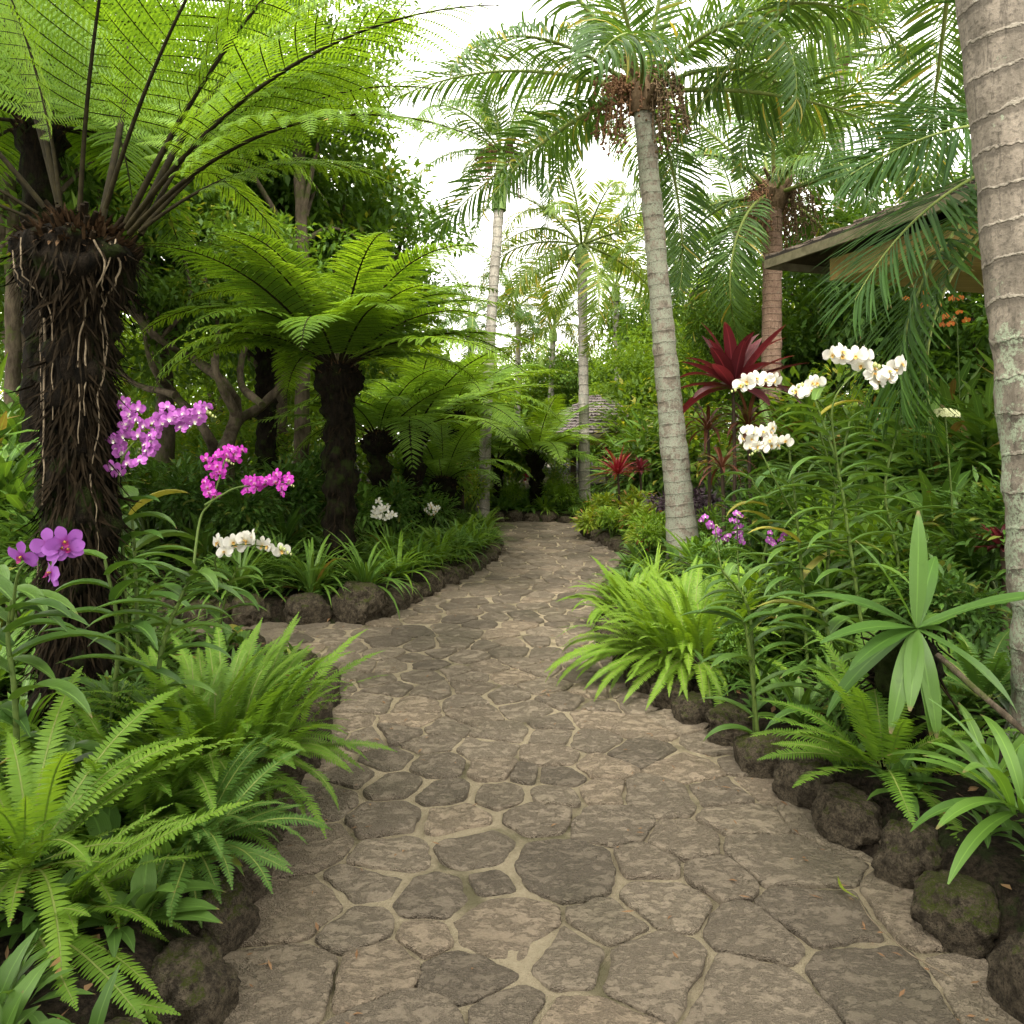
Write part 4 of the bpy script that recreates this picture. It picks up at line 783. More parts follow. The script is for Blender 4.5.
ctr = np.repeat(np.stack([P_[:, 0], P_[:, 1], z], -1), k_, 0); a = rs.uniform(0, 6.28, n * k_); e = R(1) * rs.uniform(5, 80, n * k_); size = np.repeat(rs.uniform(.08, .22, n) * (1 + .5 * (P_[:, 1] > 8)), k_)
D = np.stack([np.cos(a) * np.cos(e), np.sin(a) * np.cos(e), np.sin(e)], -1); D, N0 = frame(D)
blades(mb, ctr + D * .02 + [0, 0, .05] * rs.rand(n * k_, 1), D, N0, size * rs.uniform(.6, 1.2, n * k_), size * .26 * np.repeat(rs.uniform(.5, 1.5, n), k_), rs.uniform(.4, 1.5, n * k_), 4, 'leaf', .25, rnd=np.clip(np.repeat(rs.rand(n), k_) * .6 + rs.rand(n * k_) * .4, 0, 1))
tag(mb.build('undergrowth', M['under']), kind='stuff')
P_ = np.stack([rs.uniform(-8, 8, 9000), rs.uniform(1.2, 15, 9000)], -1); dz_ = bed_d(P_); P_ = P_[(dz_ > .1)]; n = len(P_); a = rs.uniform(0, 6.28, n); D = np.stack([np.cos(a), np.sin(a), rs.uniform(-.1, .3, n)], -1); D, N0 = frame(D); mb = MB()
blades(mb, np.stack([P_[:, 0], P_[:, 1], gz(P_) + .012], -1), D, N0, rs.uniform(.03, .1, n), rs.uniform(.01, .03, n), rs.uniform(-.5, .8, n), 2, 'leaf', .2); tag(mb.build('leaf_litter', M['dry']), kind='stuff')
# leaf crumbs lying on the paving
P_ = np.stack([rs.uniform(-2, 1.6, 1400), rs.uniform(1.8, 12, 1400)], -1); P_ = P_[(bed_d(P_) < 0)]; P_ = P_[rs.rand(len(P_)) < np.clip(1. - 1. * np.abs(bed_d(P_)), .12, 1)]; n = len(P_); a = rs.uniform(0, 6.28, n); D = np.stack([np.cos(a), np.sin(a), rs.uniform(-.1, .1, n)], -1); D, N0 = frame(D); mb = MB()
blades(mb, np.stack([P_[:, 0], P_[:, 1], np.full(n, .012)], -1), D, N0, rs.uniform(.008, .05, n), rs.uniform(.003, .013, n), rs.uniform(-.5, .8, n), 2, 'leaf', .2); tag(mb.build('path_litter', M['dry']), kind='stuff')

# ---------------------------------------------------------------- ground ferns
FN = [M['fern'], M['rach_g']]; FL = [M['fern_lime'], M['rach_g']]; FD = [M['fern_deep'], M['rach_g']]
g1 = 'sword ferns beside the path'
put('sword_fern', sword_fern(260, .56, .042, 1, 50, (14, 88), (.5, 1.5), mats=FN, rad=.36, lw=.0088), base(215, 3.3) + Vector((0, 0, .03)), 'big bright sword fern spilling over the left edge of the path', 'fern', g1, 0, 1.05)
put('sword_fern', sword_fern(44, .62, .046, 2, 44, (15, 80), (.7, 1.5), mats=FN, lw=.012), gp(gx(30, 2.35), 2.35) + Vector((0, 0, .1)), 'nearest sword fern with wide leaflets in the bottom left corner', 'fern', g1, .3, 1.1)
put('sword_fern', sword_fern(24, .6, .045, 12, 44, (5, 60), (.4, 1.1), dirn=.1, spread=1.2, mats=FN, lw=.011), gp(gx(20, 2.15), 2.2) + Vector((0, 0, .02)), 'low fern fronds reaching right over the rocks at the bottom left', 'fern', g1, 0, 1.0)
put('sword_fern', sword_fern(12, .5, .05, 13, 34, (15, 60), (.9, 1.6), dirn=-.6, spread=1.1, mats=FN, lw=.015), gp(gx(20, 1.95), 1.95) + Vector((0, 0, -.12)), 'fern tuft poking up at the bottom edge left of the path', 'fern', g1, 0, .8)
put('sword_fern', sword_fern(330, .60, .040, 3, 52, (5, 88), (.6, 1.7), mats=FL, rad=.42, lw=.0092), base(693, 5.05), 'lime green sword fern arching over the right side of the path', 'fern', g1, 0, 1.05)
put('sword_fern', sword_fern(90, .5, .04, 4, 45, (15, 85), (.8, 1.8), mats=FN, rad=.22), base(632, 6.5), 'smaller fern behind the lime fern at the bulge of the right bed', 'fern', g1, 0, 1.)
put('sword_fern', sword_fern(40, .6, .062, 5, 44, (5, 85), (.4, 1.1), mats=FN, lw=.011), base(885, 3.15) + Vector((0, 0, .05)), 'open feathery fern leaning over the right rocks', 'fern', g1, 0, 1.)
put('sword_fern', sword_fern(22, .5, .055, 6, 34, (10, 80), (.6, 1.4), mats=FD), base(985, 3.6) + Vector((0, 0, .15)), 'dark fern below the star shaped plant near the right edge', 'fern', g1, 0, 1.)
put('sword_fern', sword_fern(90, .55, .044, 41, 46, (12, 85), (.6, 1.5), mats=FN, rad=.2, lw=.0095), gp(gx(125, 2.85), 2.85), 'sword fern filling between the nearest and the big bright fern', 'fern', g1, 0, 1.0)
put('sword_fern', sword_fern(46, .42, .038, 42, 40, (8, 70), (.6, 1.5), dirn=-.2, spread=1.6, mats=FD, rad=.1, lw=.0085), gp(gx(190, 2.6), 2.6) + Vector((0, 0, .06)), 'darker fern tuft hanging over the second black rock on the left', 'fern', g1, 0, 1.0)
for i, (px, Yv, sc, mt, lb) in enumerate([(405, 8.6, .9, FN, 'soft fern at the front of the mid left bed behind the rocks'), (440, 9.3, .95, FN, 'upright green fern in the left bed before the stout tree fern'), (462, 10.4, .9, FL, 'bright fern at the tip of the left bed by the bend'), (482, 11.6, .8, FL, 'small lime fern on the far tip of the left bed'), (450, 11.8, .8, FN, 'fern behind the bright fern at the left bend'),
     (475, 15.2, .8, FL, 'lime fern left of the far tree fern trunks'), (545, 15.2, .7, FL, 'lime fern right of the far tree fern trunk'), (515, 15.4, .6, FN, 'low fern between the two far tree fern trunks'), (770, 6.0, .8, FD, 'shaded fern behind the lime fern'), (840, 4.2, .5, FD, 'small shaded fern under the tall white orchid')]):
    if i == 0: GF = {}
    key = id(mt); 
    if key not in GF: GF[key] = sword_fern(60, .6, .045, 20 + i, 34, (20, 88), (.8, 1.8), mats=mt, rad=.1)
    put('sword_fern', GF[key], base(px, Yv), lb, 'fern', 'small ferns farther along the beds', sc=sc)

# ---------------------------------------------------------------- strap leaved clumps along the left bed
SC = [clump(70, .52, .026, i, (25, 88), (.8, 2.0)) for i in range(3)]; SCl = [clump(60, .45, .024, 5 + i, (25, 88), (.8, 2.0), mat='strap_lime') for i in range(2)]
for i, (px, Yv, sc, lm, lb) in enumerate([(240, 6.95, 1.0, 0, 'leftmost strap leaved clump above the brown rocks'), (312, 7.1, 1.1, 0, 'dark strap leaved clump right under the mid tree fern'), (365, 7.1, 1.0, 0, 'strap leaved clump at the corner above the brown rocks'), (392, 7.7, .9, 1, 'bright strap clump just past the corner of the left bed'), (412, 8.2, .85, 0, 'strap clump draping the rocks halfway along the left bend'),
      (432, 8.8, .85, 1, 'glossy bright strap clump further along the left bend'), (452, 9.4, .8, 0, 'narrow leaved clump hanging over the left bend'), (470, 10.1, .75, 1, 'lime strap clump near the tip of the left bed'), (482, 10.8, .7, 0, 'last strap clump on the path side of the left tip'), (340, 7.9, 1.1, 0, 'strap clump at the foot of the mid tree fern'), (280, 7.6, 1., 0, 'strap clump left of the mid tree fern foot'), (385, 8.8, 1., 0, 'tall strap clump beneath the white star flowers'),
      (505, 15.2, .7, 0, 'strap clump behind the far rocks left'), (590, 15.2, .8, 1, 'lime strap clump by the foot of the thin pale palm'), (620, 12.6, .8, 0, 'strap clump behind the yellow crotons'), (655, 7.4, .8, 1, 'lime strap clump in front of the leaning palm foot'), (628, 7.0, .6, 0, 'small strap clump on the path side of the leaning palm'), (575, 15.0, .5, 0, 'tiny strap clump at the right end of the far rocks')]):
    put('strap_plant', (SCl if lm else SC)[i % 2], base(px + (6 if 380 < px < 490 else 0), Yv), lb, 'strap leaved plant', 'strap leaved clumps edging the beds', sc=sc * 1.28)

# ---------------------------------------------------------------- rosettes
star = clump(15, .50, .068, 31, (12, 72), (.15, .75), prof='lance', mat='star', ns=12, rad=.03, fold=.22, layers=True, wave=.12, pw=1.6)
mb = MB(); sp_ = at(916, 628, 3.15); rt = empty('star_plant', sp_, 'pale green star shaped rosette plant on a dark root ball', 'rosette plant'); 
a = np.array([205, 168, 183, 118, 83, 30, -28, -95, -130, 150, 10, 222, 60, 262, -5]); el_ = np.array([18, 30, 45, 50, 66, 46, 20, -15, 0, 12, 62, 5, 30, 10, 10]); Ls = np.array([.50, .50, .40, .42, .46, .52, .44, .40, .36, .45, .3, .45, .4, .4, .3])
ar = np.radians(a.astype(float))  # picture-plane bearings turned into leaf directions
D = np.stack([np.cos(ar), np.array([-.2, -.5, -.6, -.1, .15, -.3, -.5, -.8, -1.1, .5, .6, -.9, .5, -.9, .3]), np.sin(ar)], -1); D, N0 = frame(D, (0, -.25, 1))
blades(mb, np.zeros((15, 3)), D, N0, Ls * 1.08, .072, np.array([.8, .5, .6, .35, .25, .5, .7, .5, .5, .8, .3, .8, .6, .8, .8]), 14, 'lance', .22, wave=.1, pw=1.5); mb.build('foliage', M['star'], rt)
mb = MB(); V = IV * [.13, .12, .15] * (1 + .5 * noise(IV, 2.2)[:, None] + .35 * noise(IV, 7)[:, None]) + [0, .03, -.17]; V = V + [0, .07, -.02]; mb.add(V, T=IT)
for i in range(80): a_ = rs.uniform(.2, 2.94); z0 = rs.uniform(-.26, -.05); p = np.array([math.cos(a_) * .12, math.sin(a_) * .11 + .03, z0]); tube(mb, spl([p, p * [1.1, 1.1, 1] + rs.normal(size=3) * .03, p * [1., 1., 1] + rs.normal(size=3) * .05 - [0, 0, .08]], 5), .004, 4, m=1)
mb.build('root_ball', [M['bark_fern'], M['fibre']], rt)
mb = MB(); tube(mb, spl([at(938, 655, 3.1), at(965, 680, 2.95), at(1005, 715, 2.75), at(1040, 745, 2.6)], 14), np.linspace(.014, .01, 14), 8, amp=.006, fs=20); tag(mb.build('branch', M['bark']), 'bare brown stick leaning beside the star shaped plant', 'branch')
mb = MB(); sx = spl([Vector(sp_) + Vector((0, .05, -.1)), (sp_.x + .05, sp_.y + .12, .5), tuple(gp(sp_.x + .02, sp_.y + .1))], 12)
tube(mb, sx - np.array(sp_), np.linspace(.07, .1, 12), 12, amp=.05); mb.build('stump', M['bark_fern'], rt)
# lower right bright leaves
put('lily_plant', clump(26, .46, .055, 33, (8, 75), (.6, 1.3), prof='lance', mat='lily', ns=10, layers=True, fold=.25, wave=.06), gp(gx(1020, 2.6), 2.6) + Vector((0, 0, .15)), 'glossy bright leaves reaching in at the lower right corner', 'lily', rz=.4, sc=1.0)
put('lily_plant', clump(10, .40, .05, 34, (20, 70), (.6, 1.2), prof='lance', mat='broad', ns=10, layers=True), gp(gx(990, 2.95), 2.95) + Vector((0, 0, .1)), 'darker broad leaves above the rocks at the right edge', 'lily', rz=1.4)
BN = clump(18, .55, .10, 35, (25, 80), (.2, .8), prof='lance', mat='strap_lime', ns=10, layers=True, fold=.3, wave=.12); BNd = clump(18, .6, .11, 36, (25, 82), (.3, .9), prof='lance', mat='broad', ns=10, layers=True, fold=.3, wave=.1)
for px, Yv, z_, sc, me, lb in [(698, 6.9, .25, .75, BN, 'bright bird nest fern just right of the leaning palm foot'), (655, 9.5, .1, .6, BN, 'small bird nest rosette left of the leaning palm'), (935, 5.6, .55, 1.1, BNd, 'large paddle leaved plant behind the white orchids'), (975, 5.0, .35, 1.0, BNd, 'paddle leaved plant against the ringed trunk'), (885, 6.3, .5, 1.1, BNd, 'paddle leaved plant deep behind the top orchid spray'), (735, 8.3, .1, .9, BNd, 'broad rosette under the wine red ti plant'),
      (760, 5.3, .0, .7, BNd, 'broad leaved plant between the lime fern and the orchids'), (800, 3.9, -.02, .5, BNd, 'low dark rosette above the right hand rocks'), (285, 8.8, .1, 1.0, BNd, 'broad leaved plant left behind the mid tree fern'), (205, 8.0, .1, 1., BNd, 'broad leaved plant in the shade behind the purple orchids'), (930, 4.4, .0, .7, BNd, 'shaded broad rosette behind the star shaped plant'), (820, 5.0, .3, .75, BNd, 'broad leaved rosette amid the orchid stems'), (745, 5.6, .15, .7, BN, 'bright rosette under the white clusters'), (870, 5.2, .5, .85, BN, 'bright paddle leaved plant right of the tallest orchid stem')]:
    put('rosette_plant', me, base(px, Yv) + Vector((0, 0, z_)), lb, 'rosette plant', 'broad leaved rosettes in the beds', sc=sc)
SB = [clump(46, .75, .045, 60 + i, (15, 85), (.7, 1.7), mat=m_, ns=9, fold=.3) for i, m_ in enumerate(('strap', 'broad'))]
for i, (px, Yv, sc, lb) in enumerate([(730, 6.2, .8, 'long arching strap plant between lime fern and purple orchids'), (800, 5.4, .85, 'long arching strap plant under the white clusters'), (862, 5.2, .9, 'arching strap plant behind the tallest orchid'), (900, 5.9, 1.1, 'arching strap plant below the cream mophead flower'), (955, 5.3, 1.0, 'arching strap plant beside the ringed trunk'), (780, 7.0, 1.0, 'arching strap plant behind the middle white cluster'), (840, 7.2, 1.1, 'arching strap plant below the pavilion corner'), (700, 7.8, .8, 'arching strap plant right of the leaning palm foot'),
      (20, 3.3, .7, 'arching strap plant at the left edge above the nearest fern'), (-20, 4.0, 1.2, 'tall arching strap plant at the left edge'), (150, 4.6, .8, 'arching strap plant right of the near tree fern foot'), (210, 6.9, .6, 'arching strap plant behind the short white spray'), (85, 2.75, .45, 'small arching strap plant behind the nearest fern'), (760, 4.4, .5, 'small arching strap plant by the lime fern over the rocks'), (815, 4.6, .6, 'arching strap plant low before the tallest orchid'), (775, 5.0, .6, 'arching strap plant below the small purple pair'), (850, 4.4, .5, 'arching strap plant behind the star shaped plant, to its left'), (905, 4.1, .55, 'arching strap plant behind the star shaped plant'), (960, 3.9, .6, 'arching strap plant between star plant and the ringed trunk')]):
    put('strap_plant', SB[i % 2], base(px, Yv), lb, 'strap leaved plant', 'long arching strap plants', sc=sc)
# ti plants, crotons
def ti(px, Yv, ytop, me, sc, label, cat='ti plant', mat='wood_dark'):
    b_ = base(px, Yv); t_ = at(px, ytop, Yv) - b_; r_ = empty('ti_plant', b_, label, cat, 'red and bronze ti plants on the right'); mb = MB(); tube(mb, spl([(0, 0, -.05), tuple(t_ * .5 + Vector((.02, 0, 0))), tuple(t_)], 10), np.linspace(.025, .018, 10), 8); mb.build('cane', M[mat], r_)
    link('foliage', me, r_, Matrix.Translation(t_) @ Matrix.Rotation(rs.uniform(0, 6), 4, 'Z') @ Matrix.Scale(sc, 4))
TI = clump(30, .62, .12, 41, (-5, 86), (.1, 1.2), prof='lance', mat='wine', ns=8, layers=True, fold=.3, rad=.03); TIb = clump(30, .6, .05, 42, (-5, 80), (.7, 1.8), prof='lance', mat='brown_leaf', ns=8, layers=True, rad=.03); TIr = clump(46, .42, .035, 43, (0, 86), (.2, .8), prof='lance', mat='red', ns=6, layers=True, rad=.03)
ti(733, 8.9, 388, TI, 1.45, 'big wine red ti plant between the two ringed palms'); ti(708, 9.4, 430, TIb, .9, 'bronze drooping ti plant left of the wine red one'); ti(748, 9.0, 425, TIb, 1.0, 'bronze ti plant under the wine red one')
ti(618, 12.2, 474, TIr, 1.15, 'bright red spiky ti plant left of the leaning palm'); ti(640, 12.6, 470, TI, .45, 'small dark red ti plant touching the leaning palm'); ti(722, 8.2, 468, TIb, .7, 'low bronze ti plant behind the lower white orchid'); ti(462, 13.6, 478, TIb, .5, 'small bronze ti plant beside the pale palm trunk on the left')
ti(448, 14.2, 470, TIb, .6, 'tall bronze ti plant left of the pale palm trunk'); ti(1003, 4.5, 548, TI, .3, 'small red leaved plant against the ringed trunk')
CRO = [shrub(.55, .38, 480, .15, .045, i, m_) for i, m_ in enumerate(('croton', 'strap_lime', 'croton'))]
for i, (px, Yv, sc, lb) in enumerate([(593, 12.4, .9, 'yellow croton at the tip of the right bed'), (612, 11.6, .9, 'yellow green croton second from the tip of the right bed'), (640, 10.9, 1., 'lime shrub beside the yellow crotons'), (635, 12.3, 1.1, 'taller croton under the red spiky ti plant'), (655, 9.9, .9, 'lime shrub touching the foot of the leaning palm'), (606, 13.0, .9, 'back croton at the tip of the right bed'), (642, 9.6, .7, 'low croton in front of the leaning palm')]):
    put('croton_shrub', CRO[i % 3], base(px, Yv), lb, 'croton', 'crotons on the right bed', sc=sc)
# ---------------------------------------------------------------- shrubs filling the beds
SH = {'b': shrub(1., .55, 1100, .12, .045, 11, 'broad', lump=12), 'd': shrub(1., .55, 1300, .12, .04, 12, 'under', lump=12), 'l': shrub(1., .55, 1000, .13, .04, 13, 'strap_lime', lump=12), 'p': shrub(.7, .5, 900, .09, .04, 14, 'purple_leaf', lump=10), 's': shrub(1.2, .5, 800, .28, .05, 15, 'strap', lump=14, prof='lance'), 't': shrub(1.3, .6, 1400, .1, .04, 16, 'tree_lime', lump=14)}
for k_, px, Yv, sc, lb in [
 ('d', 240, 8.2, 1.0, 'dark glossy shrub behind the leftmost strap clump'), ('d', 190, 8.6, 1.1, 'dark shrub under the magenta orchids'), ('d', 280, 9.3, 1.1, 'dark shrub between the twisted tree and mid tree fern'), ('b', 150, 9.4, 1.2, 'shrub behind the purple orchid spray'), ('d', 310, 10.4, 1.2, 'shaded shrub at the foot of the straight brown trunk'), ('b', 225, 10.8, 1.3, 'shrub at the foot of the twisted tree'), ('t', 255, 12.2, 1.6, 'sunlit shrub seen under the twisted tree'), ('t', 180, 12.5, 1.6, 'sunlit shrub far left behind the twisted tree'),
 ('b', 360, 9.4, 1.0, 'shrub behind the white star flowers'), ('d', 390, 9.9, .9, 'dark shrub between the two nearer dark trunks'), ('b', 425, 10.6, .8, 'shrub beside the stout low tree fern'), ('t', 350, 12.5, 1.5, 'sunlit shrub right of the mid tree fern trunk'), ('s', 405, 12.4, 1.2, 'long leaved shrub behind the club headed trunk'), ('t', 465, 14.6, 1.0, 'lime shrub beside the pale palm trunk on the left'), ('t', 440, 13.0, 1.0, 'shrub behind the stout low tree fern'),
 ('t', 510, 16.8, 1.2, 'shrub behind the slender far tree fern'), ('t', 560, 16.2, .7, 'bright shrub right of the far tree fern trunk'), ('t', 470, 17.5, 1.4, 'shrub at the far left end of the path'), ('t', 540, 17.8, 1.3, 'shrub directly behind the far tree fern'), ('t', 648, 15.0, 1.4, 'tall bright shrub right of the far pavilion'), ('s', 655, 14.0, 1.7, 'tall long leaved shrub left of the leaning palm'), ('t', 645, 17.5, 2.2, 'taller lime shrub behind the right bed'),
 ('l', 478, 15.5, .7, 'lime shrub at the left end of the far rocks'), ('l', 512, 15.6, .6, 'lime shrub left of the far tree fern trunk'), ('l', 560, 15.4, .7, 'lime shrub right of the far tree fern trunk over the rocks'), ('l', 655, 8.9, .55, 'lime shrub low at the left foot of the leaning palm'), ('p', 672, 11.2, 1.0, 'purple leaved shrub behind the leaning palm'), ('p', 700, 10.2, 1.1, 'grey purple shrub under the bronze ti plant'), ('l', 712, 9.0, .6, 'small lime shrub below the bronze ti plants'), ('t', 700, 13.4, 1.9, 'bright tall shrub behind the wine red ti plant'), ('s', 790, 10.5, 1.8, 'long leaved shrub right of the red trunked palm'), ('t', 830, 11.0, 1.9, 'tall bright shrub under the pavilion eave'), ('s', 860, 8.4, 1.5, 'long leaved shrub behind the topmost white orchids'), ('s', 930, 7.6, 1.6, 'long leaved shrub under the right pavilion'),
 ('b', 790, 7.4, 1.1, 'shrub behind the middle white orchids'), ('l', 840, 5.9, .9, 'lime shrub glowing behind the tall orchid stem'), ('b', 720, 6.6, .6, 'shrub behind the small purple orchids'), ('b', 770, 4.9, .5, 'shrub between the lime fern and the orchid stems'), ('b', 910, 4.9, .9, 'shrub right of the tall orchid stem'), ('d', 960, 4.2, .7, 'dark shrub between star plant and ringed trunk'), ('d', 850, 3.7, .35, 'low dark shrub behind the right hand rocks'), ('b', 740, 4.6, .35, 'low leafy plant beside the lime fern over the rocks'), ('s', 990, 6.5, 1.6, 'long leaved shrub behind the ringed trunk'), ('d', 1010, 4.9, 1.2, 'dark shrub at the right edge past the ringed trunk'),
 ('d', 30, 4.6, 1.1, 'dark shrub behind the near tree fern trunk'), ('s', -10, 5.0, 1.3, 'long leaved shrub left of the near tree fern trunk'), ('b', 110, 5.2, .7, 'shrub right behind the near tree fern trunk'), ('d', 60, 7.4, 1.5, 'dark tall shrub far behind the near tree fern'), ('b', 10, 8.6, 1.8, 'tall shrub at the left edge in the shade'), ('d', 120, 3.2, .4, 'low dark plant in front of the near tree fern foot'), ('s', 15, 6.8, 1.7, 'bright long leaved shrub at the left edge'), ('d', 100, 4.1, .6, 'dark low shrub at the near tree fern foot')]:
    put('shrub', SH[k_], base(px, Yv), lb, 'shrub', 'shrubs filling the garden beds', sc=sc)

# ---------------------------------------------------------------- orchids
def flower(pet, lip, wide=1.):
    mb = MB(); an = np.radians([90, 212, 328, 8, 172.]); D = np.stack([0 * an, np.cos(an), np.sin(an)], -1); N0 = np.tile([1., 0, 0], (5, 1)); Wd = np.array([.62, .58, .58, 1.05 * wide, 1.05 * wide]); Lg = np.array([.95, .92, .92, 1, 1])
    blades(mb, np.zeros((5, 3)) - [[.03, 0, 0]] * np.array([[1], [1], [1], [0], [0]]), D, N0, Lg, Wd, np.array([.3, .4, .4, .25, .25]), 10, 'obov', .15, rnd=np.linspace(.1, .9, 5), wave=.14)
    for a_, l_ in ((-90, .42), (-40, .26), (-140, .26)):
        d = np.array([[.6, math.cos(R(a_)), math.sin(R(a_))]]); d, n0 = frame(d, (1, 0, 0)); blades(mb, [[.05, 0, 0]], d, n0, l_, .3, -.7, 5, 'obov', .3, m=1)
    mb.add(IV4 * [.12, .07, .08] + [.1, 0, .03], T=IT4, m=1); return mb.mesh('blossom', [M[pet], M[lip]])
FW = flower('white_pet', 'yellow_lip'); FP = flower('purple_pet', 'white_pet', .8); FM = flower('magenta_pet', 'lip_dark', .7); FLi = flower('lilac_pet', 'lip_dark', .78)
def spray(root, b_, pts3, fl, n, size, spread_, stem_pts=None, bud=0):
    """flower stem through stem_pts, blossoms strewn round pts3 facing the path"""
    if stem_pts is not None: mb = MB(); sp = spl([Vector(p) - b_ for p in stem_pts], 24); tube(mb, sp, np.linspace(.006, .0035, 24), 6); mb.build('flower_stem', M['stem'], root)
    if stem_pts is not None and size > .025 and fl is not FLi:
        e_ = np.array(Vector(stem_pts[-1]) - b_); bm2 = MB()
        for q in range(4): bm2.add(IV4 * [.009, .009, .013] * (1 - q * .15) * size / .04 + e_ + [(.3 + q * .35) * size * (1 if sp[-1][0] > sp[-3][0] else -1), 0, (-.25 * q + .1 * (q % 2)) * size], T=IT4)
        bm2.build('bud', M['cream_pet'], root)
    P_ = spl([Vector(p) - b_ for p in pts3], n) if len(pts3) > 1 else np.tile(np.array(Vector(pts3[0]) - b_), (n, 1))
    for i in range(n):
        p = P_[i] + rs.normal(size=3) * spread_ * [1, .7, 1]; d = Vector((rs.normal() * .6 + .1, -1, rs.normal() * .4)); Mx = Matrix.Translation(p) @ orient(d) @ Matrix.Rotation(rs.uniform(-.4, .4), 4, 'X') @ Matrix.Scale(size * rs.uniform(.85, 1.1), 4); link('blossom', fl, root, Mx)
def vanda(px_, Yv, stem, nl, L, W, label, cat='orchid', mat='orch', side=1., group='tall orchid plants'):
    """stem: pixel polyline bottom to top at depth Yv; leaves in two ranks"""
    b_ = base(stem[0][0], Yv); root = empty('orchid_plant', b_, label, cat, group); pts = spl([b_] + [at(x, y, Yv + dy) for x, y, dy in stem[1:]], 40); P3 = pts - np.array(b_)
    mb = MB(); tube(mb, P3, np.linspace(.011, .006, 40), 8); mb.build('stem', M['stem'], root); nl = int(nl * .95); W = W * 2.3; L = L * 1.2; mb = MB(); idx = np.linspace(3, 39, nl).astype(int); T_ = nrm(np.gradient(P3, axis=0))[idx]; sg = np.where(np.arange(nl) % 2, 1, -1)[:, None]
    D = nrm(np.array([1., 0, 0]) * sg * side + T_ * rs.uniform(.5, 1.1, (nl, 1)) + np.stack([0 * idx, rs.normal(size=nl) * .45 - .15, 0 * idx], -1)); D, N0 = frame(D)
    blades(mb, P3[idx], D, N0, L * rs.uniform(.75, 1.1, nl) * np.clip(1.2 - .5 * np.linspace(0, 1, nl), 0, 1), W, rs.uniform(.8, 1.6, nl), 9, 'strap', .45, pw=1.2); mb.build('foliage', M[mat], root); return root, b_
# white ones, right
r_, b_ = vanda(0, 4.3, [(870, 0, 0), (852, 560, 0), (838, 470, 0), (815, 400, 0)], 30, .36, .026, 'tall leafy orchid crowned by the largest white blossom spray')
A4 = lambda x, y, Yv=4.2: at(x, y, Yv)
spray(r_, b_, [A4(832, 352), A4(850, 354), A4(868, 358), A4(874, 372), A4(886, 378), A4(893, 366)], FW, 16, .060, .024, [A4(838, 470, 4.3), A4(832, 410), A4(848, 380), A4(872, 365)])
r_, b_ = vanda(0, 4.5, [(808, 0, 0), (802, 580, 0), (797, 520, 0), (788, 440, 0)], 26, .34, .026, 'leafy orchid bearing the lower round white cluster, left of the tallest')
spray(r_, b_, [A4(742, 432, 4.4), A4(752, 440, 4.4), A4(762, 448, 4.4), A4(770, 434, 4.4), A4(778, 444, 4.4)], FW, 18, .044, .026, [A4(797, 520, 4.5), A4(775, 480, 4.4), A4(760, 450, 4.4)])
r_, b_ = vanda(0, 4.6, [(826, 0, 0), (828, 560, 0), (836, 490, 0), (850, 420, 0)], 24, .34, .026, 'orchid plant with a pair of small white sprays held to the left')
spray(r_, b_, [A4(740, 392, 4.4), A4(757, 380, 4.4), A4(775, 377, 4.4)], FW, 7, .056, .015, [A4(836, 490, 4.6), A4(815, 420, 4.5), A4(790, 395, 4.4), A4(745, 385, 4.4)])
spray(r_, b_, [A4(797, 392, 4.4), A4(816, 382, 4.4)], FW, 5, .054, .014, [A4(836, 470, 4.6), A4(830, 420, 4.5), A4(805, 385, 4.4)])
r_, b_ = vanda(0, 3.9, [(755, 0, 0), (752, 640, 0), (745, 600, 0), (722, 570, 0)], 14, .26, .024, 'short orchid plant with two purple spikes beside the leaning palm')
spray(r_, b_, [A4(706, 520, 5.2), A4(715, 532, 5.2), A4(724, 538, 5.2)], FP, 14, .026, .022, [A4(735, 590, 4.5), A4(722, 570, 5.0), A4(715, 525, 5.2)]); spray(r_, b_, [A4(735, 518, 5.2), A4(738, 530, 5.2), A4(742, 542, 5.2)], FP, 14, .026, .02, [A4(740, 590, 4.5), A4(738, 560, 5.1), A4(737, 515, 5.2)])
r_, b_ = vanda(0, 4.6, [(785, 0, 0), (782, 600, 0), (778, 570, 0)], 10, .25, .022, 'small orchid with a tiny purple pair of blooms under the white cluster')
spray(r_, b_, [A4(768, 536, 4.5), A4(772, 542, 4.5)], FP, 5, .024, .012); spray(r_, b_, [A4(782, 537, 4.5)], FP, 5, .024, .012)
for px, Yv, st, nl, lb in [(880, 4.7, [(905, 0, 0), (898, 560, 0), (885, 490, 0), (900, 420, 0)], 22, 'flowerless orchid plant right of the tallest orchid'), (0, 4.9, [(765, 0, 0), (760, 580, 0), (770, 520, 0), (752, 480, 0)], 18, 'flowerless orchid plant left of the white clusters'), (0, 3.8, [(760, 0, 0), (748, 640, 0), (742, 620, 0)], 8, 'low orchid shoot behind the right hand rocks'), (0, 5.2, [(850, 0, 0), (855, 520, 0), (870, 450, 0)], 18, 'flowerless orchid plant behind the tallest orchid'), (0, 3.6, [(840, 0, 0), (830, 640, 0), (812, 600, 0)], 12, 'arching leafy shoot left of the star shaped plant')]:
    vanda(0, Yv, st, nl, .34, .03, lb)
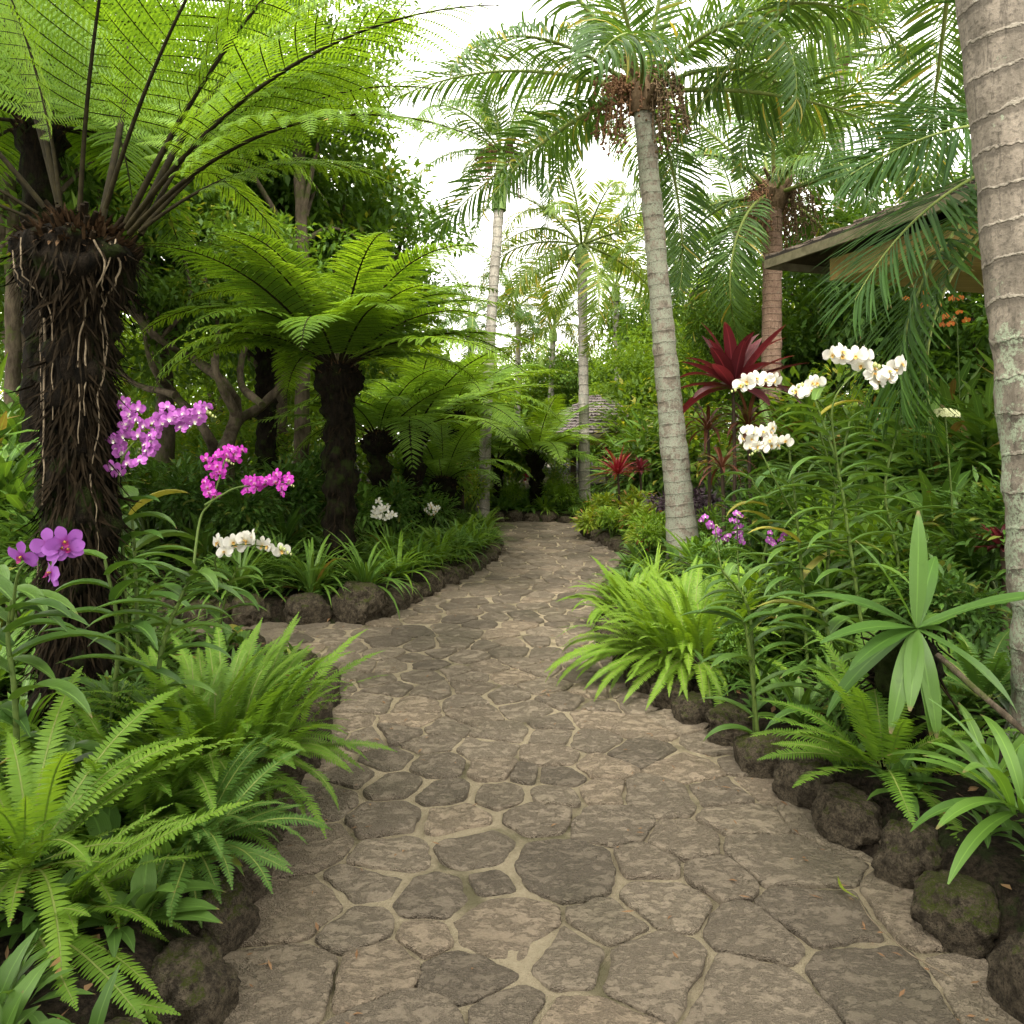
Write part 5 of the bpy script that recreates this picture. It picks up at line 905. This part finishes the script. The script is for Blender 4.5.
# hydrangea-like cream head
hd = empty('flower_head_plant', base(945, 5.0), 'cream green mophead flower behind the tallest orchid', 'flower'); b_ = Vector(hd.location); c_ = at(945, 415, 5.0) - b_
mb = MB(); tube(mb, spl([(0, 0, 0), tuple(c_ * .5 + Vector((.05, 0, 0))), tuple(c_)], 10), .006, 6); mb.build('flower_stem', M['stem'], hd)
mb = MB(); v = nrm(rs.normal(size=(160, 3))); v[:, 2] = np.abs(v[:, 2]) * .8 - .1; P0 = np.array(c_) + v * [.09, .08, .06]
for q in range(4): D, N0 = frame(nrm(np.cross(v, rs.normal(size=3))) + v * .2, (0, 0, 1)); N0 = nrm(v - D * np.sum(v * D, -1, keepdims=True)); blades(mb, P0, D, N0, .014, .014, .2, 2, 'leaf', .2)
mb.build('flower_head', M['cream_pet'], hd)
# left side orchids
Y3 = 3.3
r_, b_ = vanda(0, 3.1, [(150, 0, 0), (160, 660, 0), (180, 600, 0), (195, 570, 0)], 20, .30, .026, 'orchid plant with arching leaves and two magenta sprays, left bed')
m3 = lambda x, y, Yv=3.2: at(x, y, Yv)
spray(r_, b_, [m3(213, 498), m3(207, 486), m3(218, 470), m3(212, 462), m3(228, 454), m3(242, 455)], FM, 36, .027, .016, [m3(192, 580, 3.1), m3(200, 520), m3(212, 500), m3(225, 460)])
spray(r_, b_, [m3(248, 488), m3(258, 483), m3(270, 480), m3(288, 482)], FM, 30, .027, .016, [m3(205, 505), m3(222, 495), m3(240, 487), m3(285, 482)])
r_, b_ = vanda(0, 3.6, [(128, 0, 0), (125, 600, 0), (122, 540, 0), (118, 500, 0)], 14, .34, .04, 'orchid plant hugging the near tree fern, with the long purple spray')
spray(r_, b_, [m3(125, 470, 3.5), m3(118, 432, 3.5), m3(132, 408, 3.5), m3(148, 450, 3.5), m3(160, 425, 3.5), m3(180, 420, 3.5), m3(203, 412, 3.5)], FP, 62, .036, .026, [m3(118, 500, 3.6), m3(122, 460, 3.5), m3(150, 430, 3.5), m3(205, 412, 3.5)])
r_, b_ = vanda(0, 5.2, [(215, 0, 0), (225, 600, 0), (238, 565, 0)], 12, .3, .03, 'low orchid plant with a short white spray, left bed')
spray(r_, b_, [m3(220, 546, 4.6), m3(236, 542, 4.6), m3(252, 540, 4.6), m3(275, 549, 4.6)], FW, 11, .058, .017, [m3(225, 590, 4.8), m3(215, 560, 4.7), m3(235, 545, 4.6), m3(278, 548, 4.6)])
r_, b_ = vanda(0, 2.6, [(20, 0, 0), (15, 700, 0), (8, 640, 0), (12, 600, 0)], 12, .36, .034, 'large leaved orchid with lilac blooms at the left edge', side=1.2)
spray(r_, b_, [m3(22, 556, 2.5), m3(48, 545, 2.5), m3(50, 574, 2.5)], FLi, 3, .066, .004, [m3(12, 620, 2.6), m3(20, 570, 2.55), m3(50, 550, 2.5)]); spray(r_, b_, [m3(62, 545, 2.5)], FLi, 3, .056, .014)
r_, b_ = vanda(0, 2.75, [(60, 0, 0), (62, 770, 0), (60, 750, 0)], 9, .24, .035, 'short strap leaved orchid shoot above the nearest fern')
for px, Yv, st, nl, L_, W_l, lb in [(0, 3.1, [(105, 0, 0), (118, 640, 0), (105, 560, 0)], 12, .3, .03, 'flowerless orchid before the near tree fern trunk'), (0, 2.8, [(-20, 0, 0), (-15, 650, 0), (0, 590, 0)], 16, .4, .034, 'dark leaved orchid cut by the left edge'), (0, 3.9, [(140, 0, 0), (135, 560, 0), (130, 500, 0)], 8, .3, .06, 'broad leaved orchid right of the near tree fern trunk')]:
    vanda(0, Yv, st, nl, L_, W_l, lb)
# white star flowers in the mid left bed, red blooms
def pom(px, py, Yv, mat_fl, n, size, sp__, label, name='flower_plant'):
    r_ = empty(name, base(px, Yv), label, 'flower'); b_ = Vector(r_.location); c_ = at(px, py, Yv); spray(r_, b_, [c_], mat_fl, n, size, sp__, [Vector(b_) , (Vector(b_) + c_) / 2 + Vector((.03, 0, .05)), c_])
    link('foliage', SC[0], r_, Matrix.Scale(.7, 4))
pom(382, 510, 8.1, flower('white_pet', 'white_pet', .35), 16, .05, .06, 'white starry flower cluster in the mid left bed'); pom(434, 508, 9.9, flower('white_pet', 'yellow_lip', .4), 10, .045, .06, 'small white flower cluster nearer the left bend')
FR = flower('red_pet', 'red_pet', .9); pom(452, 461, 12.5, FR, 3, .07, .02, 'single red bloom left of the pale palm trunk'); pom(648, 545, 9.0, FR, 5, .05, .05, 'red blooms low in front of the leaning palm'); pom(532, 478, 17.0, FR, 5, .05, .12, 'small red blooms behind the far tree fern')
FO = flower('orange_pet', 'yellow_lip', .8) if 'orange_pet' in M else None
M['orange_pet'] = petal_mat('orange_petal2', (.55, .16, .03), (.5, .3, .05)); FO = flower('orange_pet', 'yellow_lip', .9)
for px, py, lb in [(957, 318, 'orange bloom cluster under the pavilion, nearer the trunk'), (925, 305, 'orange bloom cluster under the pavilion, left of the other')]: pom(px, py, 6.6, FO, 9, .034, .07, lb)

# ---------------------------------------------------------------- fallen things on the path
g_ = lambda px, py: Vector((*pg(px, py), .016))
mb = MB(); pts_ = spl([g_(838, 882), g_(842, 893), g_(852, 900), g_(858, 904)], 10); d_ = np.gradient(pts_, axis=0)
V = np.concatenate([pts_ - nrm(np.cross(d_, [0, 0, 1])) * np.clip(np.sin(np.linspace(.2, 3, 10)), .1, 1)[:, None] * .009, pts_ + nrm(np.cross(d_, [0, 0, 1])) * np.clip(np.sin(np.linspace(.2, 3, 10)), .1, 1)[:, None] * .009 + [0, 0, .006]]); jj = np.arange(9)
mb.add(V, np.stack([jj, jj + 1, jj + 11, jj + 10], -1), A=np.tile([.9, .5, .5], (20, 1))); tag(mb.build('fallen_leaf', M['croton']), 'curled yellow green leaf fallen on the right of the paving', 'leaf')
mb = MB(); tube(mb, spl([g_(860, 906), g_(872, 925), g_(905, 955), g_(925, 968), g_(955, 985)], 24), .0022, 5); tag(mb.build('twig', M['root']), 'thin pale twig lying on the paving by the right rocks', 'twig')
